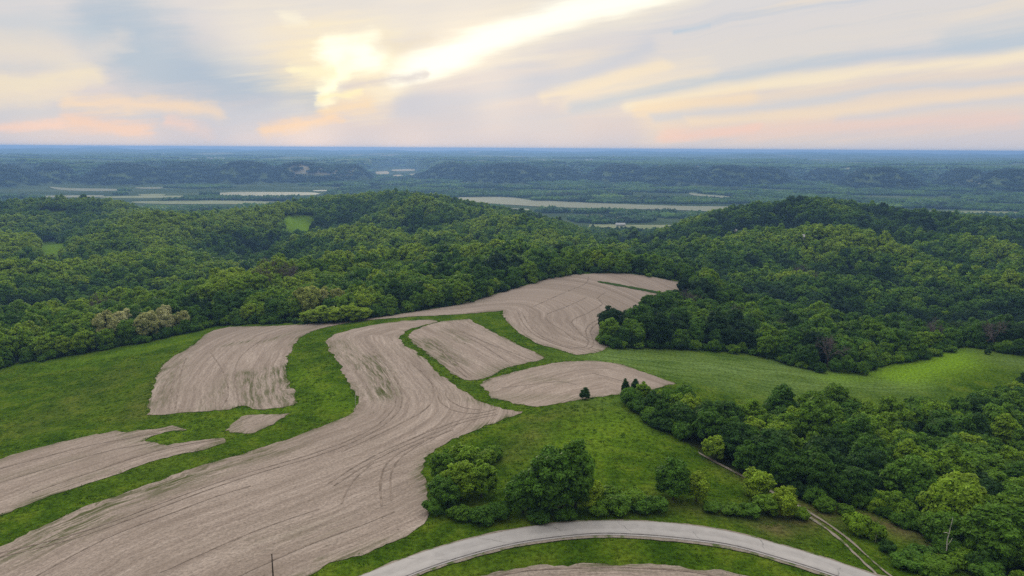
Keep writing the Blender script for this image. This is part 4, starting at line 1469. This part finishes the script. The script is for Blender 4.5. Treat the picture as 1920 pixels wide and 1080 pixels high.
G1 = [grove_mesh("grove", 400 + i, 48, 24, 14) for i in range(4)]
Q = hexgrid(42, -4300, 4300, 1400, 5700, 0.35)
rq, aq = np.hypot(Q[:, 0], Q[:, 1]), np.arctan2(Q[:, 0], Q[:, 1])
Q = Q[(rq > 1890) & ((rq < 4000) | (far_rise(Q[:, 0], Q[:, 1], rq) < 5)) & (rq < 5600) & (np.abs(np.degrees(aq)) < 42)]
qx, qy = Q[:, 0], Q[:, 1]
qp, qpy, _ = project(np.c_[Q, np.full(len(Q), VALLEY)])
marsh = waves(qx * 0.45, qy, 420, 31)
k = marsh > -0.55
k &= ~(waves(qx * 0.3, qy, 300, 33) * 0.5 + 0.4 < 1.3 * sstep(qp, 760, 480) * sstep(qpy, 338, 348) * sstep(qpy, 376, 360))       # open marsh on the left of the valley
for a in AVOID:
    k &= ~inside(a, qx, qy)
    d, _ = dist_poly(np.vstack([a, a[:1]]), qx, qy)
    k &= d > 26
    for q_ in (50, 100, 150):                       # low reeds, not trees, on the near bank
        f_ = 1 + q_ / np.hypot(qx, qy)
        k &= ~inside(a, qx * f_, qy * f_)
Q = Q[k]
s = rng.uniform(0.85, 1.15, len(Q))
scatter("valley_woods", G1, np.c_[Q, height(Q[:, 0], Q[:, 1])], rng.uniform(0, 6.28, len(Q)), np.c_[s, s, s * rng.uniform(.75, 1.25, len(Q))], rng.integers(0, 4, len(Q)),
        np.clip(0.22 + waves(Q[:, 0], Q[:, 1], 300, 41) * .09 + rng.normal(0, .07, len(Q)), 0, .7))
for nm, sp_, r0_, r1_, sc_, tt in (("bluff_woods", 46, 4150, 5900, 1.0, 0.0), ("far_woods", 90, 5900, 10500, 1.9, 0.30)):  # the bluffs' dark tint holds the shade of their faces, painted in
    Q = hexgrid(sp_, -r1_ * .75, r1_ * .75, r0_ * .7, r1_, 0.35)
    rq, aq = np.hypot(Q[:, 0], Q[:, 1]), np.degrees(np.arctan2(Q[:, 0], Q[:, 1]))
    fr = far_rise(Q[:, 0], Q[:, 1], rq)
    k = (fr > 5) & (rq > r0_) & (rq < r1_) & (np.abs(aq) < 42)
    if nm == "bluff_woods":
        k &= (rq < plateau_front(aq) + 480)
    else:
        k &= (waves(Q[:, 0], Q[:, 1], 1100, 51) + rng.normal(0, .35, len(Q)) > 0.55) | (rq < plateau_front(aq) + 480)
    Q = Q[k]
    s = rng.uniform(0.85, 1.15, len(Q)) * sc_
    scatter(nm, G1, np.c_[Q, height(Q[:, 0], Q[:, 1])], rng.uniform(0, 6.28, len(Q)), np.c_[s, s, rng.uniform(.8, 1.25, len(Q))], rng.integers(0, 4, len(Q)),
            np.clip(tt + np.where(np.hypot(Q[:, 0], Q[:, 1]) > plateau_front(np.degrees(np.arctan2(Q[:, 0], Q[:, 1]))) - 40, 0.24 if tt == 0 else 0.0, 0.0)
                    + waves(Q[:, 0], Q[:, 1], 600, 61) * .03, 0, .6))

# ------------------------------------------------------------------ trees and bushes that stand apart
def spot(px, py, h, wid, kindlist, k, tint, name, label, cat, h0, w0, group=None):
    p = at(px, py)
    plant(name, label, cat, kindlist[k], p[0], p[1], wid / w0, h / h0, rng.uniform(0, 6.28), tint, group)


# (base pixel, height m, crown width m, kind, tint, label)
for a in [(832, 905, 9.5, 8, 0, 0.36, "dark green tree at the upper left end of the clump beside the bare field"),
          (872, 893, 11, 10, 3, 0.5, "tree at the top of the left clump, its crown the highest there"),
          (915, 872, 5, 6, 5, 0.52, "small light green tree on the knoll side of the left clump"),
          (838, 950, 9, 9, 1, 0.30, "low dark tree at the lower left corner of the left clump"),
          (865, 936, 11, 10, 4, 0.58, "fresh green tree in the middle of the left clump"),
          (902, 932, 10, 9, 0, 0.5, "mid green tree at the right end of the left clump, beside the big dark tree"),
          (982, 962, 12, 11, 5, 0.27, "dark tree leaning out from the left side of the big dark tree"),
          (1035, 960, 18, 15, 1, 0.30, "biggest dark spreading tree in the middle of the verge above the road"),
          (1078, 952, 17, 12, 2, 0.33, "dark tree joined to the right side of the biggest spreading tree"),
          (1103, 955, 10, 8, 3, 0.7, "small bright yellow-green tree at the right foot of the biggest spreading tree"),
          (1262, 936, 11.5, 10, 0, 0.30, "round dark tree standing alone on the verge right of the shrub belt"),
          (1306, 940, 9, 7, 5, 0.7, "light green feathery tree beside the round dark tree"),
          (1418, 935, 10, 9, 3, 0.66, "light green young tree below the corner of the right-hand wood"),
          (1470, 968, 9, 8, 5, 0.72, "yellow-green small tree where the farm track leaves the grass"),
          (1440, 962, 6, 8, 3, 0.45, "low bushy tree left of the start of the farm track"),
          (580, 606, 8.5, 12, 3, 0.68, "leftmost of five rounded trees in the clipped-looking row at the field edge"),
          (604, 606, 10, 13, 0, 0.70, "second from the left of five rounded trees in the row at the field edge"),
          (632, 605, 10.5, 13, 3, 0.71, "third from the left of five rounded trees in the row at the field edge"),
          (658, 603, 10, 13, 0, 0.70, "fourth from the left of five rounded trees in the row at the field edge"),
          (680, 600, 8.5, 12, 3, 0.68, "rightmost of five rounded trees in the row at the field edge")]:
    spot(*a[:4], TREE_KINDS, a[4], a[5], "broadleaf_tree", a[6], "tree", 14, 11, "trees standing apart from the wood")
for a in [(1097, 749, 4.6, 4.8, 0.08, "small dark round evergreen standing alone on the knoll crest"),
          (1172, 741, 6.5, 4.2, 0.06, "left of two dark evergreens at the tip of the right-hand wood"),
          (1190, 741, 6.5, 4.6, 0.08, "right of two dark evergreens at the tip of the right-hand wood"),
          (1851, 664, 3.2, 4.2, 0.10, "tiny dark bush alone on the right-hand meadow")]:
    spot(*a[:4], [CEDAR], 0, a[4], "evergreen_bush", a[5], "bush", 5.6, 4.4)
shr = [(1606, 1000, 5.5, 7, .55, "bright green bush beside the farm track, larger of the pair"), (1640, 1008, 4, 6, .5, "bright green bush beside the farm track, smaller of the pair"),
       (1664, 1036, 3, 4, .12, "small dark bush below the pair beside the farm track"), (815, 962, 4, 6, .3, "bush at the foot of the left clump, next to the bare field"),
       (862, 972, 3.5, 6, .35, "bush at the lower edge of the left clump, middle"), (905, 978, 4, 7, .25, "bush between the left clump and the biggest dark tree"),
       (938, 972, 4.5, 6, .22, "dark bush under the left side of the biggest dark tree"), (1010, 975, 3.5, 7, .2, "bush under the middle of the biggest dark tree"),
       (1060, 972, 3.5, 6, .28, "bush under the right side of the biggest dark tree"), (1118, 962, 4, 7, .4, "first bush from the left in the belt between the two big dark trees"),
       (1146, 938, 4, 7, .42, "light bush at the upper edge of the belt between the two big dark trees"), (1158, 958, 4.5, 8, .36, "second bush from the left in the belt between the big dark trees"),
       (1188, 945, 4, 7, .45, "third bush from the left in the belt between the big dark trees"), (1205, 958, 3.5, 7, .3, "fourth bush from the left in the belt between the big dark trees"),
       (1232, 958, 4, 6, .32, "bush at the left foot of the round dark tree"),        (1335, 957, 2.4, 5, .35, "bush right of the light green feathery tree"), (1372, 962, 2.6, 6, .38, "bush halfway between the feathery tree and the farm track"),
       (1405, 967, 3.2, 6, .33, "bush left of the young tree group by the farm track"), (1500, 972, 3, 5, .5, "bush on the edge of the farm track at its bend"),
       (1545, 958, 4, 6, .36, "bush at the front edge of the wood above the farm track"), (1700, 1062, 3.5, 8, .3, "bush low on the slope right of the farm track mouth"),
       (1745, 1075, 4, 8, .38, "bush at the bottom edge of the slope near the dead trunk"), (1810, 1062, 4, 8, .45, "pale green bush right of the dead trunk"),
       (1728, 1046, 3, 7, .25, "dark bush left of the dead trunk"), (1850, 1088, 4.5, 8, .3, "bush at the bottom of the picture below the wood"),
       (1775, 1066, 3, 6, .42, "bush just below the dead trunk"), (1690, 985, 3.5, 6, .3, "bush at the wood edge above the dry grass"), (925, 860, 4, 6, .4, "small bush on the knoll right of the left clump top"),
       (1585, 965, 3, 5, .4, "bush on the dry grass under the wood edge")]
for k, a in enumerate(shr):
    spot(*a[:4], SHRUB_KINDS, k % 3, a[4], "shrub", a[5], "shrub", 3.4, 4.6, "shrubs of the road verge and track side")
# blossoming and bare trees of the forest
for what, where_ in (("blossoming_tree", lambda x: "behind the left meadow" if x < 440 else "behind the rounded row at the field edge"),
                     ("bare_tree", lambda x: "above the left meadow" if x < 400 else "in the gap of the middle slope" if x < 800 else "of the right-hand hill")):
    sp = sorted([i for w_, i in SPECIAL if w_ == what], key=lambda i: px[i])
    seen = {}
    for i in sp:
        wh = where_(px[i])
        k = seen.get(wh, 0)
        seen[wh] = k + 1
        if what == "blossoming_tree":
            plant(what, "cream blossoming tree %s, %s from the left" % (wh, nth(k)), "tree", TREE_KINDS[kind[i]], ALL[i, 0], ALL[i, 1], max(scl[i], 1.0), max(scl[i], 1.0) * 1.06, rot[i], (0.90 if px[i] < 440 else 0.84) + 0.025 * (k % 3), "blossoming trees")
        else:
            plant(what, "purple-grey leafless tree %s, %s from the left" % (wh, nth(k)), "tree", BARE[k % 2], ALL[i, 0], ALL[i, 1], max(scl[i], 1.05) * 1.1, max(scl[i], 1.0) * 1.1, rot[i], 0.0, "leafless trees")

# ------------------------------------------------------------------ dead trunk, posts
p = at(1772, 1046)
t = thing("dead_tree", "broken pale dead trunk standing at the foot of the right-hand wood", "tree", tuple(p))
link("trunk", tubes_mesh("trunk", [tube([(0, 0, -.5), (.15, 0, 2.5), (.05, .1, 5), (.35, 0, 7.4), (.3, 0, 8.4)], [.17, .15, .12, .09, .04])], M_PALEBARK), t)
link("branch", tubes_mesh("branch", [tube([(.2, 0, 6.6), (-.5, 0, 7.0), (-1.1, .1, 6.9)], [.12, .09, .03]), tube([(.1, 0, 3.2), (.9, 0, 4.6), (1.2, 0, 5.6)], [.10, .07, .02]),
                                 tube([(.3, 0, 8.2), (.7, .2, 9.6), (.75, .2, 11.0)], [.08, .06, .02])], M_PALEBARK), t)
p = at(1641, 1018)
t = thing("sapling", "slim pale-stemmed sapling right of the bush pair by the track", "sapling", tuple(p))
link("stem", tubes_mesh("stem", [tube([(0, 0, -.3), (.05, 0, 2), (0, 0, 3.6)], [.07, .05, .02])], M_PALEBARK), t)
o = link("crown", SHRUB_KINDS[0][0], t)
o.scale = (.4, .4, .5)
o.location = (0, 0, 2.6)
o["tint"] = 0.5
M_WOOD = mat_plain("weathered_timber", (0.06, 0.045, 0.035), 0.3, 2.0)
p = hit(514, 1112)
zb = float(height(*p))
d = ray(513, 1040)
hp = CAM_Z + d[2] * (p[1] / d[1]) - zb
t = thing("utility_pole", "thin dark timber pole at the bottom edge of the bare field", "pole", (p[0], p[1], zb))
link("shaft", tubes_mesh("shaft", [tube([(0, 0, -.8), (0, 0, hp * .5), (0, 0, hp)], [.17, .15, .12], 10)], M_WOOD), t)
link("pole_cap", tubes_mesh("pole_cap", [tube([(0, 0, hp), (0, 0, hp + .12), (0, 0, hp + .16)], [.15, .14, .05], 10)], M_WOOD), t)
p = at(667, 768)
M_METAL = mat_plain("galvanised_metal", (0.42, 0.43, 0.42), 0.15, 2.0, 0.5, 0.5)
t = thing("marker_post", "thin grey post at the bend of the grass strip", "post", tuple(p))
link("shaft", tubes_mesh("shaft", [tube([(0, 0, -.3), (0, 0, 5.6)], [.07, .06], 8)], M_METAL), t)
link("post_cap", tubes_mesh("post_cap", [tube([(0, 0, 5.6), (0, 0, 5.75)], [.10, .08], 8)], M_METAL), t)

# ------------------------------------------------------------------ buildings
M_WHITE = mat_plain("white_boards", (0.50, 0.49, 0.47), 0.06, 1.0)
M_TAN = mat_plain("tan_boards", (0.48, 0.40, 0.31), 0.1, 1.0)
M_ROOF = mat_plain("metal_roof", (0.36, 0.36, 0.36), 0.1, 1.0, 0.45, 0.4)
M_DARKROOF = mat_plain("shingle_roof", (0.24, 0.21, 0.20), 0.2, 2.0)
M_GLASS = mat_plain("window_glass", (0.03, 0.035, 0.04), 0.1, 1.0, 0.1, 0.5)


def gable(L, B, hw, hr, wall_m, roof_m, parent):
    l, b = L / 2, B / 2
    V = [(-l, -b, 0), (l, -b, 0), (l, b, 0), (-l, b, 0), (-l, -b, hw), (l, -b, hw), (l, b, hw), (-l, b, hw), (-l, 0, hw + hr), (l, 0, hw + hr)]
    F = [(0, 1, 5, 4), (2, 3, 7, 6), (1, 2, 6, 9, 5), (3, 0, 4, 8, 7)]
    link("wall", make_mesh("wall", V, F, [wall_m]), parent)
    e, t = .5, .22
    k = hr / b
    RV = []
    for xx in (-l - e, l + e):
        for yy, z in ((-b - e, hw - e * k + .06), (0, hw + hr + .06), (b + e, hw - e * k + .06)):
            RV += [(xx, yy, z), (xx, yy, z + t)]
    RF = [(0, 2, 8, 6), (1, 7, 9, 3), (2, 4, 10, 8), (3, 9, 11, 5), (0, 6, 7, 1), (4, 5, 11, 10), (0, 1, 3, 2), (2, 3, 5, 4), (6, 8, 9, 7), (8, 10, 11, 9)]
    link("roof", make_mesh("roof", RV, RF, [roof_m]), parent)


def slabs(name, boxes, mat, parent):
    V, F = [], []
    for x0, x1, y0, y1, z0, z1 in boxes:
        n = len(V)
        V += [(x, y, z) for z in (z0, z1) for y in (y0, y1) for x in (x0, x1)]
        F += [tuple(n + i for i in f) for f in ((0, 2, 3, 1), (4, 5, 7, 6), (0, 1, 5, 4), (2, 6, 7, 3), (0, 4, 6, 2), (1, 3, 7, 5))]
    return link(name, make_mesh(name, V, F, [mat]), parent)


def farm_building(px, py, L, B, hw, hr, rz, wall_m, roof_m, label, name="farm_building", group=None, lift=0.0):
    p = at(px, py)
    t = thing(name, label, "building", (p[0], p[1], p[2] - .4 + lift), rz, group)
    gable(L, B, hw, hr, wall_m, roof_m, t)
    for xx in (-L * .28, L * .28):
        slabs("window", [(xx - .7, xx + .7, -B / 2 - .06, -B / 2 + .02, hw * .4, hw * .4 + 1.4)], M_GLASS, t)
    slabs("door", [(-.6, .6, -B / 2 - .06, -B / 2 + .02, .1, 2.3)], M_DARKROOF, t)
    return t


farm_building(1383, 446, 11, 6, 11.5, 2.5, .5, M_WHITE, M_ROOF, "pale-roofed house among trees on the left flank of the right-hand hill", "farmhouse")
farm_building(1499, 461, 9, 6, 11.5, 2.5, -.3, M_WHITE, M_ROOF, "white house in the hollow of the right-hand hill", "farmhouse")
farm_building(1163, 424.5, 26, 12, 6, 4, .1, M_WHITE, M_ROOF, "white barn by the pale field in the gap between the hills", "barn")
vs = [(392, 298.5), (397, 300), (404, 299), (412, 300), (419, 300.5), (268, 287), (281, 287.5), (290, 287), (306, 289)]
for k, (x_, y_) in enumerate(vs):
    farm_building(x_, y_, 26, 14, 9, 5, .2 * k, M_WHITE, M_ROOF, "%s white building from the left in the village on the left plateau" % nth(sorted(range(len(vs)), key=lambda q: vs[q][0]).index(k)), group="village buildings on the left plateau", lift=6)
vs = [(1021, 304), (1100, 303), (1108, 302), (1150, 295), (1158, 295)]
for k, (x_, y_) in enumerate(vs):
    farm_building(x_, y_, 30, 16, 10, 5, .3 * k, M_WHITE, M_ROOF, "%s white farm building from the left on the plateau beyond the river" % nth(k), group="farm buildings beyond the river", lift=6)

# ------------------------------------------------------------------ the evening haze over the whole country
m = bpy.data.materials.new("haze")
m.use_nodes = True
n = NT(m.node_tree)
pv = n.n('ShaderNodeVolumePrincipled')
n.put(pv.inputs['Color'], (0.28, 0.53, 1.0))
pv.inputs['Density'].default_value = 9.5e-5
pv.inputs['Anisotropy'].default_value = 0.3
n.t.links.new(pv.outputs[0], n.n('ShaderNodeOutputMaterial').inputs['Volume'])
zlo, zhi, hw = float(vz.min()) - 1.0, max(float(vz.max()) + 30, CAM_Z + 12), 27500.0
V = [(x, y, z) for z in (zlo, zhi) for y in (-hw, hw) for x in (-hw, hw)]
F = [(0, 2, 3, 1), (4, 5, 7, 6), (0, 1, 5, 4), (2, 6, 7, 3), (0, 4, 6, 2), (1, 3, 7, 5)]
structure(link("haze", make_mesh("haze", V, F, [m])), 'stuff')
